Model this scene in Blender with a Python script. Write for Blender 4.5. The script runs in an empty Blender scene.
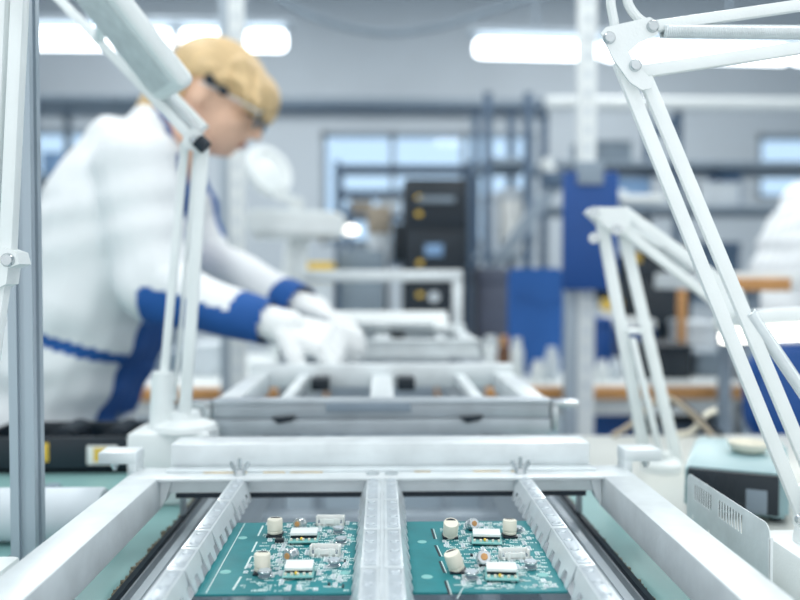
import bpy, bmesh, math, random
from mathutils import Vector, Matrix, Euler
random.seed(7)
R = math.radians
PI = math.pi
V = Vector
scene = bpy.context.scene
COL = scene.collection

# ------------------------------------------------------------------ camera
cam_data = bpy.data.cameras.new('camera')
cam = bpy.data.objects.new('camera', cam_data)
COL.objects.link(cam)
CAM = V((0, 0, 1.06))
F = 800.0
cam_data.sensor_width = 36.0
cam_data.lens = 36.0
EUL = Euler((R(90) - math.atan(23 / F), 0, -math.atan(18 / F)), 'XYZ')
cam.location = CAM
cam.rotation_euler = EUL
cam_data.clip_start = 0.02
cam_data.clip_end = 60
cam_data.dof.use_dof = True
cam_data.dof.focus_distance = 0.59
cam_data.dof.aperture_fstop = 3.2
cam_data.dof.aperture_blades = 0
scene.camera = cam
RM = EUL.to_matrix()


def ray(px, py):
    return RM @ V(((px - 400) / F, (300 - py) / F, -1.0))


def W(px, py, Y):
    """point of the place seen at that spot of the photo, Y metres into the room"""
    d = ray(px, py)
    return CAM + d * (Y / d.y)


def WZ(px, py, z):
    d = ray(px, py)
    return CAM + d * ((z - CAM.z) / d.z)


# ------------------------------------------------------------------ materials
def lin(h):
    h = h.lstrip('#')
    out = []
    for i in (0, 2, 4):
        c = int(h[i:i + 2], 16) / 255
        out.append(c / 12.92 if c <= 0.04045 else ((c + 0.055) / 1.055) ** 2.4)
    return out


def mat(name, hexc, rough=0.5, metal=0.0, var=0.06, scale=20.0, bump=0.0, stretch=None, emit=0.0, bscale=None, coat=0.0):
    m = bpy.data.materials.new(name)
    m.use_nodes = True
    nt = m.node_tree
    b = nt.nodes['Principled BSDF']
    c = lin(hexc)
    b.inputs['Roughness'].default_value = rough
    b.inputs['Metallic'].default_value = metal
    if coat:
        b.inputs['Coat Weight'].default_value = coat
    if emit:
        b.inputs['Base Color'].default_value = (*c, 1)
        b.inputs['Emission Color'].default_value = (*c, 1)
        b.inputs['Emission Strength'].default_value = emit
        return m
    tc = nt.nodes.new('ShaderNodeTexCoord')
    mp = nt.nodes.new('ShaderNodeMapping')
    if stretch:
        mp.inputs['Scale'].default_value = stretch
    nz = nt.nodes.new('ShaderNodeTexNoise')
    nz.inputs['Scale'].default_value = scale
    nz.inputs['Detail'].default_value = 5
    rp = nt.nodes.new('ShaderNodeValToRGB')
    rp.color_ramp.elements[0].position = 0.3
    rp.color_ramp.elements[1].position = 0.7
    rp.color_ramp.elements[0].color = (*[max(0, x * (1 - var)) for x in c], 1)
    rp.color_ramp.elements[1].color = (*[min(1, x * (1 + var)) for x in c], 1)
    nt.links.new(tc.outputs['Object'], mp.inputs['Vector'])
    nt.links.new(mp.outputs['Vector'], nz.inputs['Vector'])
    nt.links.new(nz.outputs['Fac'], rp.inputs['Fac'])
    nt.links.new(rp.outputs['Color'], b.inputs['Base Color'])
    if bump:
        bp = nt.nodes.new('ShaderNodeBump')
        bp.inputs['Strength'].default_value = bump
        bp.inputs['Distance'].default_value = 0.002
        n2 = nt.nodes.new('ShaderNodeTexNoise')
        n2.inputs['Scale'].default_value = bscale or scale * 3
        n2.inputs['Detail'].default_value = 3
        nt.links.new(mp.outputs['Vector'], n2.inputs['Vector'])
        nt.links.new(n2.outputs['Fac'], bp.inputs['Height'])
        nt.links.new(bp.outputs['Normal'], b.inputs['Normal'])
    return m


M = {}
M['alu'] = mat('cast_aluminium', '#dfe6e8', 0.42, 0.25, 0.10, 28, 0.12, bscale=160)
M['alu_strip'] = mat('pressed_aluminium', '#dde5e8', 0.3, 0.35, 0.06, 40, 0.05)
M['panel'] = mat('dull_pressed_panel', '#bcc6cc', 0.38, 0.3, 0.06, 60, 0.05)
M['alu_dark'] = mat('extruded_aluminium', '#b4bdc3', 0.38, 0.35, 0.10, 30, 0.05, (1, 0.05, 1))
M['profile'] = mat('anodised_profile', '#a7b4be', 0.4, 0.3, 0.06, 14, 0, (1, 1, 0.05))
M['steel'] = mat('bright_steel', '#c6cdd0', 0.25, 0.8, 0.1, 50)
M['white'] = mat('white_enamel', '#e9efef', 0.38, 0, 0.03, 30, 0.1, bscale=500)
M['white2'] = mat('white_plastic', '#e4eaea', 0.45, 0, 0.04, 15)
M['offwhite'] = mat('cream_plastic', '#e6e2d2', 0.4, 0, 0.05, 60)
M['spring'] = mat('spring_steel', '#dfe6e8', 0.35, 0.3, 0.05, 60)
M['black'] = mat('black_plastic', '#0f1f2a', 0.4, 0, 0.2, 12)
M['rubber'] = mat('dark_rubber', '#14222d', 0.6, 0, 0.2, 30)
M['darkmetal'] = mat('dark_blue_steel', '#4b6178', 0.5, 0.1, 0.12, 12)
M['greymetal'] = mat('grey_painted_steel', '#8b9aa7', 0.5, 0.1, 0.1, 12)
M['teal'] = mat('teal_antistatic_mat', '#7fa9a8', 0.45, 0, 0.06, 10)
M['tealbox'] = mat('pale_teal_housing', '#93b2b7', 0.4, 0, 0.05, 16)
M['blue'] = mat('blue_panel', '#0f4a90', 0.5, 0, 0.08, 8)
M['blue2'] = mat('blue_board', '#225fa8', 0.55, 0, 0.1, 6)
M['wood'] = mat('beech_edge', '#c8935a', 0.5, 0, 0.15, 10, 0, (2, 2, 20))
M['wall'] = mat('wall_paint', '#c3ccd3', 0.8, 0, 0.04, 1.5)
M['ceil'] = mat('ceiling_paint', '#c8d0d6', 0.85, 0, 0.03, 2)
M['floor'] = mat('floor_vinyl', '#8796a0', 0.35, 0, 0.08, 4)
M['cloth'] = mat('white_coat_cloth', '#e8ecee', 0.85, 0, 0.03, 12, 0.25, bscale=40)
M['clothblue'] = mat('blue_coat_trim', '#1a559c', 0.8, 0, 0.08, 12)
M['glove'] = mat('white_knit_glove', '#eff2f2', 0.9, 0, 0.03, 60, 0.4, bscale=300)
M['skin'] = mat('skin', '#e6bda2', 0.5, 0, 0.06, 30)
M['hair'] = mat('blond_hair', '#d8bb8c', 0.55, 0, 0.16, 30, 0.4, (1, 6, 1), bscale=80)
M['hairdark'] = mat('brown_hair', '#6b5138', 0.5, 0, 0.22, 30, 0.4, (1, 6, 1))
M['trousers'] = mat('slate_trousers', '#5c6f84', 0.8, 0, 0.08, 20)
M['lip'] = mat('lips', '#b87668', 0.45, 0, 0.05, 30)
M['eye'] = mat('dark_eye', '#2b2a2a', 0.2, 0, 0.05, 30)
M['pcb'] = mat('teal_solder_mask', '#127a80', 0.5, 0, 0.14, 40, 0.06)
M['silk'] = mat('white_print', '#d5e6e4', 0.5, 0, 0.05, 80)
M['pad'] = mat('tinned_pad', '#e6eeee', 0.35, 0.1, 0.1, 80)
M['padpale'] = mat('pale_teal_print', '#7db9b6', 0.45, 0, 0.05, 80)
M['copper'] = mat('copper_orange', '#c3935f', 0.5, 0.1, 0.15, 90)
M['tan'] = mat('dusty_brown_chain', '#8d8675', 0.8, 0.1, 0.45, 300)
M['yellow'] = mat('yellow_label', '#e8c24a', 0.5, 0, 0.06, 30)
M['benchtop'] = mat('pale_laminate', '#c9cdc8', 0.45, 0, 0.04, 12)
M['label'] = mat('white_label', '#eef0ec', 0.5, 0, 0.03, 30)
M['bronze'] = mat('bronze_glass', '#6b4a35', 0.2, 0.1, 0.2, 30)
M['cardboard'] = mat('cardboard', '#a59b8c', 0.8, 0, 0.08, 20)
M['box'] = mat('pale_box', '#cfd8de', 0.6, 0, 0.08, 10)
M['boxblue'] = mat('pale_blue_box', '#7fa2c8', 0.6, 0, 0.1, 10)
M['greyplastic'] = mat('grey_plastic', '#7c8b97', 0.5, 0, 0.1, 12)
M['pink'] = mat('mauve_cover', '#565d6e', 0.6, 0, 0.1, 12)
M['tube'] = mat('lit_fluorescent_tube', '#f6fbff', 0.4, emit=4.0)
M['lamp_spot_lit'] = mat('lit_lamp_and_spot', '#fffaf0', 0.4, emit=2.6)
M['diffuser'] = mat('frosted_diffuser', '#d3d9da', 0.35, 0, 0.1, 70)
M['stain'] = mat('rust_stain', '#c9b184', 0.6, 0, 0.3, 80)


def glass(name, tint=(0.93, 0.97, 1.0)):
    m = bpy.data.materials.new(name)
    m.use_nodes = True
    nt = m.node_tree
    for n in list(nt.nodes):
        nt.nodes.remove(n)
    o = nt.nodes.new('ShaderNodeOutputMaterial')
    mx = nt.nodes.new('ShaderNodeMixShader')
    fr = nt.nodes.new('ShaderNodeFresnel')
    fr.inputs['IOR'].default_value = 1.35
    t = nt.nodes.new('ShaderNodeBsdfTransparent')
    t.inputs['Color'].default_value = (*tint, 1)
    g = nt.nodes.new('ShaderNodeBsdfGlossy')
    g.inputs['Roughness'].default_value = 0.03
    nt.links.new(fr.outputs[0], mx.inputs[0])
    nt.links.new(t.outputs[0], mx.inputs[1])
    nt.links.new(g.outputs[0], mx.inputs[2])
    nt.links.new(mx.outputs[0], o.inputs['Surface'])
    return m


M['glass'] = glass('window_glass', (0.74, 0.86, 0.97))
M['clear'] = glass('clear_lens', (0.96, 0.98, 0.98))


# ------------------------------------------------------------------ shape helpers
def box(bm, c, s, rot=None, bev=0.0, seg=2):
    mt = Matrix.Translation(V(c))
    if rot is not None:
        mt = mt @ (rot.to_4x4() if isinstance(rot, Matrix) else Euler(rot).to_matrix().to_4x4())
    mt = mt @ Matrix.Diagonal((*s, 1))
    if not bev:
        vs = [bm.verts.new(mt @ V((x, y, z))) for x in (-.5, .5) for y in (-.5, .5) for z in (-.5, .5)]
        for q in ((0, 1, 3, 2), (4, 6, 7, 5), (0, 4, 5, 1), (2, 3, 7, 6), (0, 2, 6, 4), (1, 5, 7, 3)):
            bm.faces.new([vs[i] for i in q])
        return
    g = bmesh.ops.create_cube(bm, size=1.0, matrix=mt)
    if bev:
        es = list({e for v in g['verts'] for e in v.link_edges})
        bmesh.ops.bevel(bm, geom=es, offset=min(bev, 0.45 * min(s)), segments=seg, affect='EDGES', profile=0.5)


def box2(bm, a, b, bev=0.0):
    a, b = V(a), V(b)
    box(bm, (a + b) / 2, [abs(b[i] - a[i]) for i in range(3)], None, bev)


def frame_of(p0, p1, side=None):
    z = (V(p1) - V(p0)).normalized()
    s = V(side) if side is not None else (V((0, 1, 0)) if abs(z.y) < 0.9 else V((1, 0, 0)))
    y = (s - z * s.dot(z)).normalized()
    x = y.cross(z)
    return Matrix((x, y, z)).transposed()


def bar(bm, p0, p1, w, d, side=(0, 1, 0), bev=0.0):
    """rectangular bar p0-p1, d thick along side, w across"""
    p0, p1 = V(p0), V(p1)
    box(bm, (p0 + p1) / 2, (w, d, (p1 - p0).length), frame_of(p0, p1, side), bev)


def cyl(bm, p0, p1, r0, r1=None, seg=20):
    p0, p1 = V(p0), V(p1)
    r1 = r0 if r1 is None else r1
    mt = Matrix.Translation((p0 + p1) / 2) @ frame_of(p0, p1).to_4x4()
    bmesh.ops.create_cone(bm, cap_ends=True, segments=seg, radius1=r0, radius2=r1, depth=(p1 - p0).length, matrix=mt)


def lathe(bm, base, axis, prof, seg=28):
    base = V(base)
    A = frame_of(V((0, 0, 0)), V(axis))
    rings = []
    for r, h in prof:
        if r < 1e-6:
            rings.append([bm.verts.new(base + A @ V((0, 0, h)))])
        else:
            rings.append([bm.verts.new(base + A @ V((r * math.cos(2 * PI * i / seg), r * math.sin(2 * PI * i / seg), h))) for i in range(seg)])
    for a, b in zip(rings, rings[1:]):
        for i in range(seg):
            j = (i + 1) % seg
            if len(a) == 1 and len(b) == 1:
                continue
            if len(a) == 1:
                bm.faces.new((a[0], b[i], b[j]))
            elif len(b) == 1:
                bm.faces.new((a[i], a[j], b[0]))
            else:
                bm.faces.new((a[i], a[j], b[j], b[i]))
    for rg, fl in ((rings[0], True), (rings[-1], False)):
        if len(rg) > 1:
            bm.faces.new(rg[::-1] if fl else rg)


def tube(bm, pts, r, seg=10):
    pts = [V(p) for p in pts]
    n = len(pts)
    rings = []
    ref = V((0, 1, 0))
    for i, p in enumerate(pts):
        t = (pts[min(i + 1, n - 1)] - pts[max(i - 1, 0)]).normalized()
        if abs(t.dot(ref)) > 0.95:
            ref = V((1, 0, 0))
        u = (ref - t * ref.dot(t)).normalized()
        ref = u
        w = t.cross(u)
        rr = r[i] if isinstance(r, (list, tuple)) else r
        rings.append([bm.verts.new(p + u * (rr * math.cos(2 * PI * k / seg)) + w * (rr * math.sin(2 * PI * k / seg))) for k in range(seg)])
    for a, b in zip(rings, rings[1:]):
        for k in range(seg):
            j = (k + 1) % seg
            bm.faces.new((a[k], a[j], b[j], b[k]))
    bm.faces.new(rings[0][::-1])
    bm.faces.new(rings[-1])


def spline(pts, n=8):
    pts = [V(p) for p in pts]
    out = []
    for i in range(len(pts) - 1):
        p0, p1, p2, p3 = pts[max(i - 1, 0)], pts[i], pts[i + 1], pts[min(i + 2, len(pts) - 1)]
        for k in range(n):
            t = k / n
            out.append(0.5 * ((2 * p1) + (p2 - p0) * t + (2 * p0 - 5 * p1 + 4 * p2 - p3) * t * t + (3 * p1 - p0 - 3 * p2 + p3) * t ** 3))
    out.append(pts[-1])
    return out


def prism(bm, poly, vec, bev=0.0):
    poly = [V(p) for p in poly]
    vec = V(vec)
    a = [bm.verts.new(p) for p in poly]
    b = [bm.verts.new(p + vec) for p in poly]
    n = len(poly)
    fs = [bm.faces.new(a[::-1]), bm.faces.new(b)]
    for i in range(n):
        j = (i + 1) % n
        fs.append(bm.faces.new((a[i], a[j], b[j], b[i])))
    bmesh.ops.recalc_face_normals(bm, faces=fs)


def ball(bm, c, r, rot=None, seg=20):
    rr = (r, r, r) if not isinstance(r, (list, tuple)) else r
    mt = Matrix.Translation(V(c))
    if rot is not None:
        mt = mt @ rot.to_4x4()
    bmesh.ops.create_uvsphere(bm, u_segments=seg, v_segments=max(8, seg // 2), radius=1.0, matrix=mt @ Matrix.Diagonal((*rr, 1)))


def capsule(bm, p0, p1, r0, r1=None, seg=16):
    r1 = r0 if r1 is None else r1
    ball(bm, p0, r0, seg=seg)
    ball(bm, p1, r1, seg=seg)
    cyl(bm, p0, p1, r0, r1, seg)


def helix(bm, p0, p1, R0, r, turns, seg=5, per=10):
    p0, p1 = V(p0), V(p1)
    A = frame_of(p0, p1)
    L = (p1 - p0).length
    n = int(turns * per)
    tube(bm, [p0 + A @ V((R0 * math.cos(2 * PI * i / per), R0 * math.sin(2 * PI * i / per), L * i / n)) for i in range(n + 1)], r, seg)


def nb():
    return bmesh.new()


# ------------------------------------------------------------------ object helpers
def origin_of(o):
    v = V((0, 0, 0))
    while o is not None:
        v = v + V(o.location)
        o = o.parent
    return v


def obj(name, bm, m, parent=None, smooth=True, label=None):
    me = bpy.data.meshes.new(name)
    if parent is not None:
        off = origin_of(parent)
    else:
        vs = [v.co for v in bm.verts]
        lo = V([min(v[i] for v in vs) for i in range(3)])
        hi = V([max(v[i] for v in vs) for i in range(3)])
        off = V(((lo.x + hi.x) / 2, (lo.y + hi.y) / 2, lo.z))
    bmesh.ops.translate(bm, verts=bm.verts[:], vec=-off)
    bmesh.ops.recalc_face_normals(bm, faces=bm.faces[:])
    bm.to_mesh(me)
    bm.free()
    if smooth:
        me.polygons.foreach_set('use_smooth', [True] * len(me.polygons))
        me.set_sharp_from_angle(angle=R(35))
    for mm in (m if isinstance(m, list) else [m]):
        me.materials.append(mm)
    o = bpy.data.objects.new(name, me)
    COL.objects.link(o)
    if parent is None:
        o.location = off
    else:
        o.parent = parent
    if label:
        o['label'] = label
    return o


def thing(name, loc, label, cat, group=None):
    o = bpy.data.objects.new(name, None)
    o.empty_display_size = 0.05
    COL.objects.link(o)
    o.location = loc
    o['label'] = label
    o['category'] = cat
    if group:
        o['group'] = group
    return o


def tag(o, label, cat, group=None, kind=None):
    o['label'] = label
    o['category'] = cat
    if group:
        o['group'] = group
    if kind:
        o['kind'] = kind
    return o


def struct(name, bm, m, label=None, cat=None):
    o = obj(name, bm, m)
    o['kind'] = 'structure'
    o['label'] = label
    o['category'] = cat
    return o


def remesh(bm, voxel, smooth_it=6, fac=0.6):
    """fuse the shapes of a bmesh into one continuous surface"""
    me = bpy.data.meshes.new('t')
    bm.to_mesh(me)
    bm.free()
    o = bpy.data.objects.new('t', me)
    COL.objects.link(o)
    md = o.modifiers.new('r', 'REMESH')
    md.mode = 'VOXEL'
    md.voxel_size = voxel
    if smooth_it:
        s = o.modifiers.new('s', 'SMOOTH')
        s.iterations = smooth_it
        s.factor = fac
    bpy.context.view_layer.update()
    dg = bpy.context.evaluated_depsgraph_get()
    m2 = bpy.data.meshes.new_from_object(o.evaluated_get(dg))
    out = bmesh.new()
    out.from_mesh(m2)
    bpy.data.objects.remove(o)
    bpy.data.meshes.remove(me)
    bpy.data.meshes.remove(m2)
    return out


# ================================================================== ROOM
XL, XR, YB, YF, ZC = -4.2, 5.2, 7.6, -1.2, 3.9
b = nb(); box2(b, (XL, YF, -0.1), (XR, YB + 0.2, 0)); struct('floor', b, M['floor'], 'grey vinyl workshop floor under the benches', 'floor')
b = nb(); box2(b, (XL, YF, ZC), (XR, YB + 0.2, ZC + 0.1)); struct('ceiling', b, M['ceil'], 'pale workshop ceiling above the luminaires', 'ceiling')
b = nb(); box2(b, (XL - 0.15, YF, 0), (XL, YB + 0.2, ZC)); struct('wall_left', b, M['wall'], 'pale grey side wall of the workshop, left', 'wall')
b = nb(); box2(b, (XR, YF, 0), (XR + 0.15, YB + 0.2, ZC)); struct('wall_right', b, M['wall'], 'pale grey side wall of the workshop, right', 'wall')
# back wall with three openings
wa = W(321, 131, YB); wb = W(535, 245, YB)
openings = [(W(-40, 128, YB).x, W(97, 128, YB).x, W(0, 178, YB).z, W(0, 128, YB).z),
            (wa.x, wb.x, wb.z, wa.z),
            (W(758, 134, YB).x, W(900, 134, YB).x, W(800, 200, YB).z, W(800, 134, YB).z)]
b = nb()
xs = XL
for (x0, x1, z0, z1) in openings:
    box2(b, (xs, YB, 0), (x0, YB + 0.2, ZC))
    box2(b, (x0, YB, 0), (x1, YB + 0.2, z0))
    box2(b, (x0, YB, z1), (x1, YB + 0.2, ZC))
    xs = x1
box2(b, (xs, YB, 0), (XR, YB + 0.2, ZC))
struct('wall_back', b, M['wall'], 'pale grey back wall with the windows', 'wall')
for i, (x0, x1, z0, z1) in enumerate(openings):
    b = nb()
    t = 0.05
    box2(b, (x0, YB + 0.02, z0), (x1, YB + 0.1, z0 + t)); box2(b, (x0, YB + 0.02, z1 - t), (x1, YB + 0.1, z1))
    nm = 3 if i == 1 else 2
    for k in range(nm + 1):
        x = x0 + (x1 - x0) * k / nm
        x = min(max(x, x0 + t / 2), x1 - t / 2)
        box2(b, (x - t / 2, YB + 0.02, z0), (x + t / 2, YB + 0.1, z1))
    w = struct('window_%d' % (i + 1), b, M['greymetal'], ['window left behind the worker', 'wide window in the middle of the back wall', 'window in the back wall at far right'][i], 'window')
    b = nb(); box2(b, (x0, YB + 0.055, z0), (x1, YB + 0.06, z1)); obj('pane', b, M['glass'], w)
for nm, xx, dx in (('baseboard_back', None, None),):
    b = nb(); box2(b, (XL, YB - 0.015, 0), (XR, YB, 0.1)); struct(nm, b, M['greymetal'], 'grey baseboard along the back wall', 'baseboard')

# cable trunking along the back wall
p = W(300, 104, YB - 0.15)
b = nb(); box2(b, (XL, YB - 0.16, p.z - 0.04), (W(546, 0, YB).x, YB, p.z - 0.01), 0.01); tk = struct('trunking_1', b, M['darkmetal'], 'long grey cable trunking running along the back wall above the window', 'trunking')
b = nb(); box2(b, (XL, YB - 0.17, p.z - 0.01), (W(546, 0, YB).x, YB, p.z + 0.06), 0.01); obj('cover', b, M['greymetal'], tk)


# ================================================================== HANGING LUMINAIRES
def luminaire(name_lab, pxa, pxb, pya, pyb, Y, thick_px, parts, group=None):
    a = W(pxa, pya, Y); c = W(pxb, pyb, Y)
    mpp = Y / F
    h = thick_px * mpp
    t = thing('hanging_luminaire', (a + c) / 2, name_lab, 'ceiling light', group)
    d = (c - a)
    up = V((0, 0, 1))
    b = nb(); bar(b, a + up * (h / 2 + 0.022) - d.normalized() * 0.02, c + up * (h / 2 + 0.022) + d.normalized() * 0.02, 0.022, 0.09, (0, 1, 0), 0.006)
    obj('housing', b, M['profile'], t)
    for (f0, f1) in parts:
        b = nb(); bar(b, a + d * f0, a + d * f1, h, 0.05, (0, 1, 0), h * 0.45); obj('tube', b, M['tube'], t)
    for f in (0.12, 0.5, 0.88):
        q = a + d * f
        b = nb(); cyl(b, (q.x, q.y, q.z + h / 2 + 0.02), (q.x, q.y, ZC), 0.006, seg=8); obj('suspension_rod', b, M['greymetal'], t)
    return t


luminaire('lit fluorescent strip hanging behind the white lamp joint on the right', 474, 980, 48, 60, 3.0, 19, [(0.0, 0.245), (0.25, 0.62), (0.625, 1.0)])
luminaire('lit fluorescent strip hanging behind the worker and her lamp', -60, 287, 38, 41, 3.0, 21, [(0.0, 0.515), (0.525, 0.665), (0.69, 0.835), (0.88, 1.0)])

# hanging cable
b = nb()
pe0 = W(235, -60, 3.3); pe1 = W(680, -40, 3.3)
tube(b, spline([V((pe0.x, pe0.y, ZC)), pe0, W(255, -35, 3.3), W(285, 2, 3.3), W(335, 24, 3.3), W(390, 33, 3.3), W(445, 25, 3.3), W(500, 8, 3.3), W(560, -12, 3.3), W(640, -30, 3.3), pe1, V((pe1.x, pe1.y, ZC))]), 0.012)
tag(obj('cable', b, M['greyplastic']), 'grey cable sagging in a long curve across the top between luminaires', 'cable')

# ================================================================== CONVEYOR + BENCHES
ZT = 1.06 - 0.181      # top of the carrier frame
ZP = 1.06 - 0.236      # top of conveyor profile
ZM = 1.06 - 0.250      # antistatic mat
conv = thing('conveyor', (0, 1.1, 0), 'aluminium conveyor track running under the board carriers away from the viewer', 'conveyor')
for s in (-1, 1):
    b = nb()
    # extruded section: outline in XZ, pushed along Y
    pr = [(0.198, 0), (0.198, -0.05), (0.142, -0.05), (0.142, -0.004), (0.150, -0.004), (0.150, -0.010), (0.157, -0.010),
          (0.157, 0.004), (0.163, 0.004), (0.163, -0.006), (0.176, -0.006), (0.176, 0.002), (0.183, 0.002), (0.183, -0.008), (0.190, -0.008), (0.190, 0)]
    prism(b, [V((s * x, 0.12, ZP + z)) for x, z in pr], (0, 2.05, 0))
    obj('side_profile', b, M['alu_dark'], conv, smooth=False)
    b = nb(); box2(b, (s * 0.1915, 0.12, ZP - 0.006), (s * 0.196, 2.17, ZP + 0.0045)); obj('belt', b, M['rubber'], conv)
    b = nb()
    y = 0.3
    while y < 1.3:
        l = random.uniform(0.002, 0.006)
        box(b, (s * (0.2005 + random.uniform(-.0012, .0012)), y, ZP + (random.uniform(-0.006, -0.001) if s < 0 else random.uniform(-0.008, -0.004))), (random.uniform(.002, .005), l, random.uniform(.003, .007)), (random.uniform(-.4, .4), 0, random.uniform(-.5, .5)))
        y += l * 0.8
    ch = obj('chain', b, M['tan'], conv); ch['kind'] = 'stuff'
for y in (0.25, 0.95, 1.25, 1.7, 2.12):
    b = nb(); box2(b, (-0.142, y, ZP - 0.09), (0.142, y + 0.03, ZP - 0.05), 0.002); obj('cross_member', b, M['profile'], conv)
for y in (0.25, 1.25, 2.12):
    for s in (-1, 1):
        b = nb(); box2(b, (s * 0.155, y, 0.0), (s * 0.185, y + 0.03, ZP - 0.05), 0.002); obj('leg', b, M['profile'], conv)


def bench(name, x0, x1, y0, y1, ztop, th, label, topmat, mat_m=None, edge=None, legs=True, legm='profile'):
    t = thing(name, ((x0 + x1) / 2, (y0 + y1) / 2, 0), label, 'workbench')
    zt = ztop
    if mat_m:
        b = nb(); box2(b, (x0, y0, ztop - 0.004), (x1, y1, ztop)); obj('antistatic_mat', b, M[mat_m], t, label='teal antistatic mat')
        zt = ztop - 0.004
    b = nb(); box2(b, (x0, y0 + (0.01 if edge else 0), zt - th), (x1, y1, zt), 0.002); obj('tabletop', b, M[topmat], t)
    if edge:
        b = nb(); box2(b, (x0, y0 - 0.008, zt - th), (x1, y0 + 0.01, zt - 0.006), 0.003); obj('wooden_edge', b, M[edge], t, label='orange brown wooden edge')
    zl = zt - th
    b = nb()
    for (xa, ya, xb, yb) in ((x0 + .03, y0 + .03, x1 - .03, y0 + .06), (x0 + .03, y1 - .06, x1 - .03, y1 - .03)):
        box2(b, (xa, ya, zl - 0.05), (xb, yb, zl))
    obj('apron', b, M['white2'], t)
    for xx in (x0 + 0.03, x1 - 0.07):
        for yy in (y0 + 0.03, y1 - 0.07):
            b = nb(); box2(b, (xx, yy, 0), (xx + 0.04, yy + 0.04, zl - 0.05), 0.003); obj('leg', b, M[legm], t)
    return t


bench('workbench', -1.25, -0.2035, 0.15, 1.27, ZM, 0.03, 'teal matted bench left of the conveyor, carrying the black toolbox', 'white2', 'teal')
rb_ = bench('workbench', 0.275, 1.25, 0.15, 1.25, ZM, 0.03, 'pale bench right of the conveyor, carrying the soldering station', 'benchtop')
b = nb(); box2(b, (0.2035, 0.15, ZM - 0.034), (0.2745, 1.25, ZM - 0.004), 0.001); obj('side_strip', b, M['white2'], rb_)
b = nb(); box2(b, (0.2035, 0.15, ZM - 0.004), (0.2745, 1.25, ZM)); obj('antistatic_mat', b, M['teal'], rb_, label='narrow teal antistatic mat')
ZB = 0.75
bench('workbench', -1.0, 1.06, 2.28, 3.25, ZB, 0.042, 'long white bench with orange wooden edge across the middle of the room', 'white2', None, 'wood')


# ================================================================== CARRIER FRAMES
def dome(b, c, r, h, seg=12):
    lathe(b, c, (0, 0, 1), [(r, 0), (r * 0.85, h * 0.55), (r * 0.45, h * 0.92), (0, h)], seg)


SL = 0.077


def add_second(o, b2, slot):
    """join more faces, in the material of that slot, into the mesh of o"""
    off = origin_of(o)
    bmesh.ops.translate(b2, verts=b2.verts[:], vec=-off)
    for f in b2.faces:
        f.material_index = slot
        f.smooth = True
    me = bpy.data.meshes.new('t')
    b2.to_mesh(me)
    b2.free()
    bm = bmesh.new()
    bm.from_mesh(o.data)
    bm.from_mesh(me)
    bm.to_mesh(o.data)
    bm.free()
    bpy.data.meshes.remove(me)
    o.data.set_sharp_from_angle(angle=R(35))


def finger_strip(parent, xo, xi, y1, L, ztop, drop, run, label=None):
    """one pressed strip: flat top with raised dimples, sloping face cut into fingers"""
    s = 1 if xi > xo else -1
    y0 = y1 - L + 0.0012
    b = nb()
    box2(b, (xo, y0, ztop - 0.0012), (xi, y1, ztop), 0.0003)
    # raised panel and dimples on the top
    b2 = nb()
    box2(b2, (xo + s * 0.0022, y0 + 0.003, ztop), (xi - s * 0.0015, y1 - 0.003, ztop + 0.0007), 0.0003)
    n = max(2, int(round(L / 0.020)))
    for k in range(n):
        yy = y0 + (y1 - y0) * (k + 0.5) / n
        dome(b2, (xo + s * 0.0070, yy, ztop + 0.0006), 0.0034, 0.0013)
    # face with fingers
    n = max(2, int(round(L / 0.0195)))
    p = (y1 - y0) / n
    pts = [(y0, 0.0), (y1, 0.0), (y1 - 0.22 * p, 0.5)]
    for k in range(n):
        ya = y1 - k * p
        pts += [(ya - (0.22 if k == 0 else 0.04) * p, 0.5), (ya - 0.46 * p, 0.5), (ya - 0.64 * p, 1.0), (ya - 0.98 * p, 1.0)]
    pts = [pts[0], pts[1]] + pts[3:-1] + [(ya - 0.92 * p, 1.0), (y0 + 0.0005, 0.5)]
    t = 0.0011
    nrm = V((-drop, 0, -run * s * s)).normalized() if s > 0 else V((drop, 0, -run)).normalized()
    prism(b, [V((xi + s * run * q, yy, ztop - 0.0004 - drop * q)) for yy, q in pts[::-1]], nrm * t)
    o = obj('finger_strip', b, M['alu_strip'], parent, label=label)
    o.data.materials.append(M['panel'])
    add_second(o, b2, 1)
    return o


def wing_nut(parent, c, m='steel'):
    b = nb()
    c = V(c)
    cyl(b, c, c + V((0, 0, 0.005)), 0.0055, 0.0045)
    cyl(b, c + V((0, 0, 0.005)), c + V((0, 0, 0.015)), 0.0018)
    for s in (-1, 1):
        prism(b, [c + V((s * x, -0.001, z)) for x, z in ((0.002, 0.001), (0.005, 0.002), (0.0095, 0.009), (0.0085, 0.0125), (0.0062, 0.012), (0.003, 0.006))], (0, 0.002, 0))
    return obj('wing_nut', b, M[m], parent)


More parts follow.
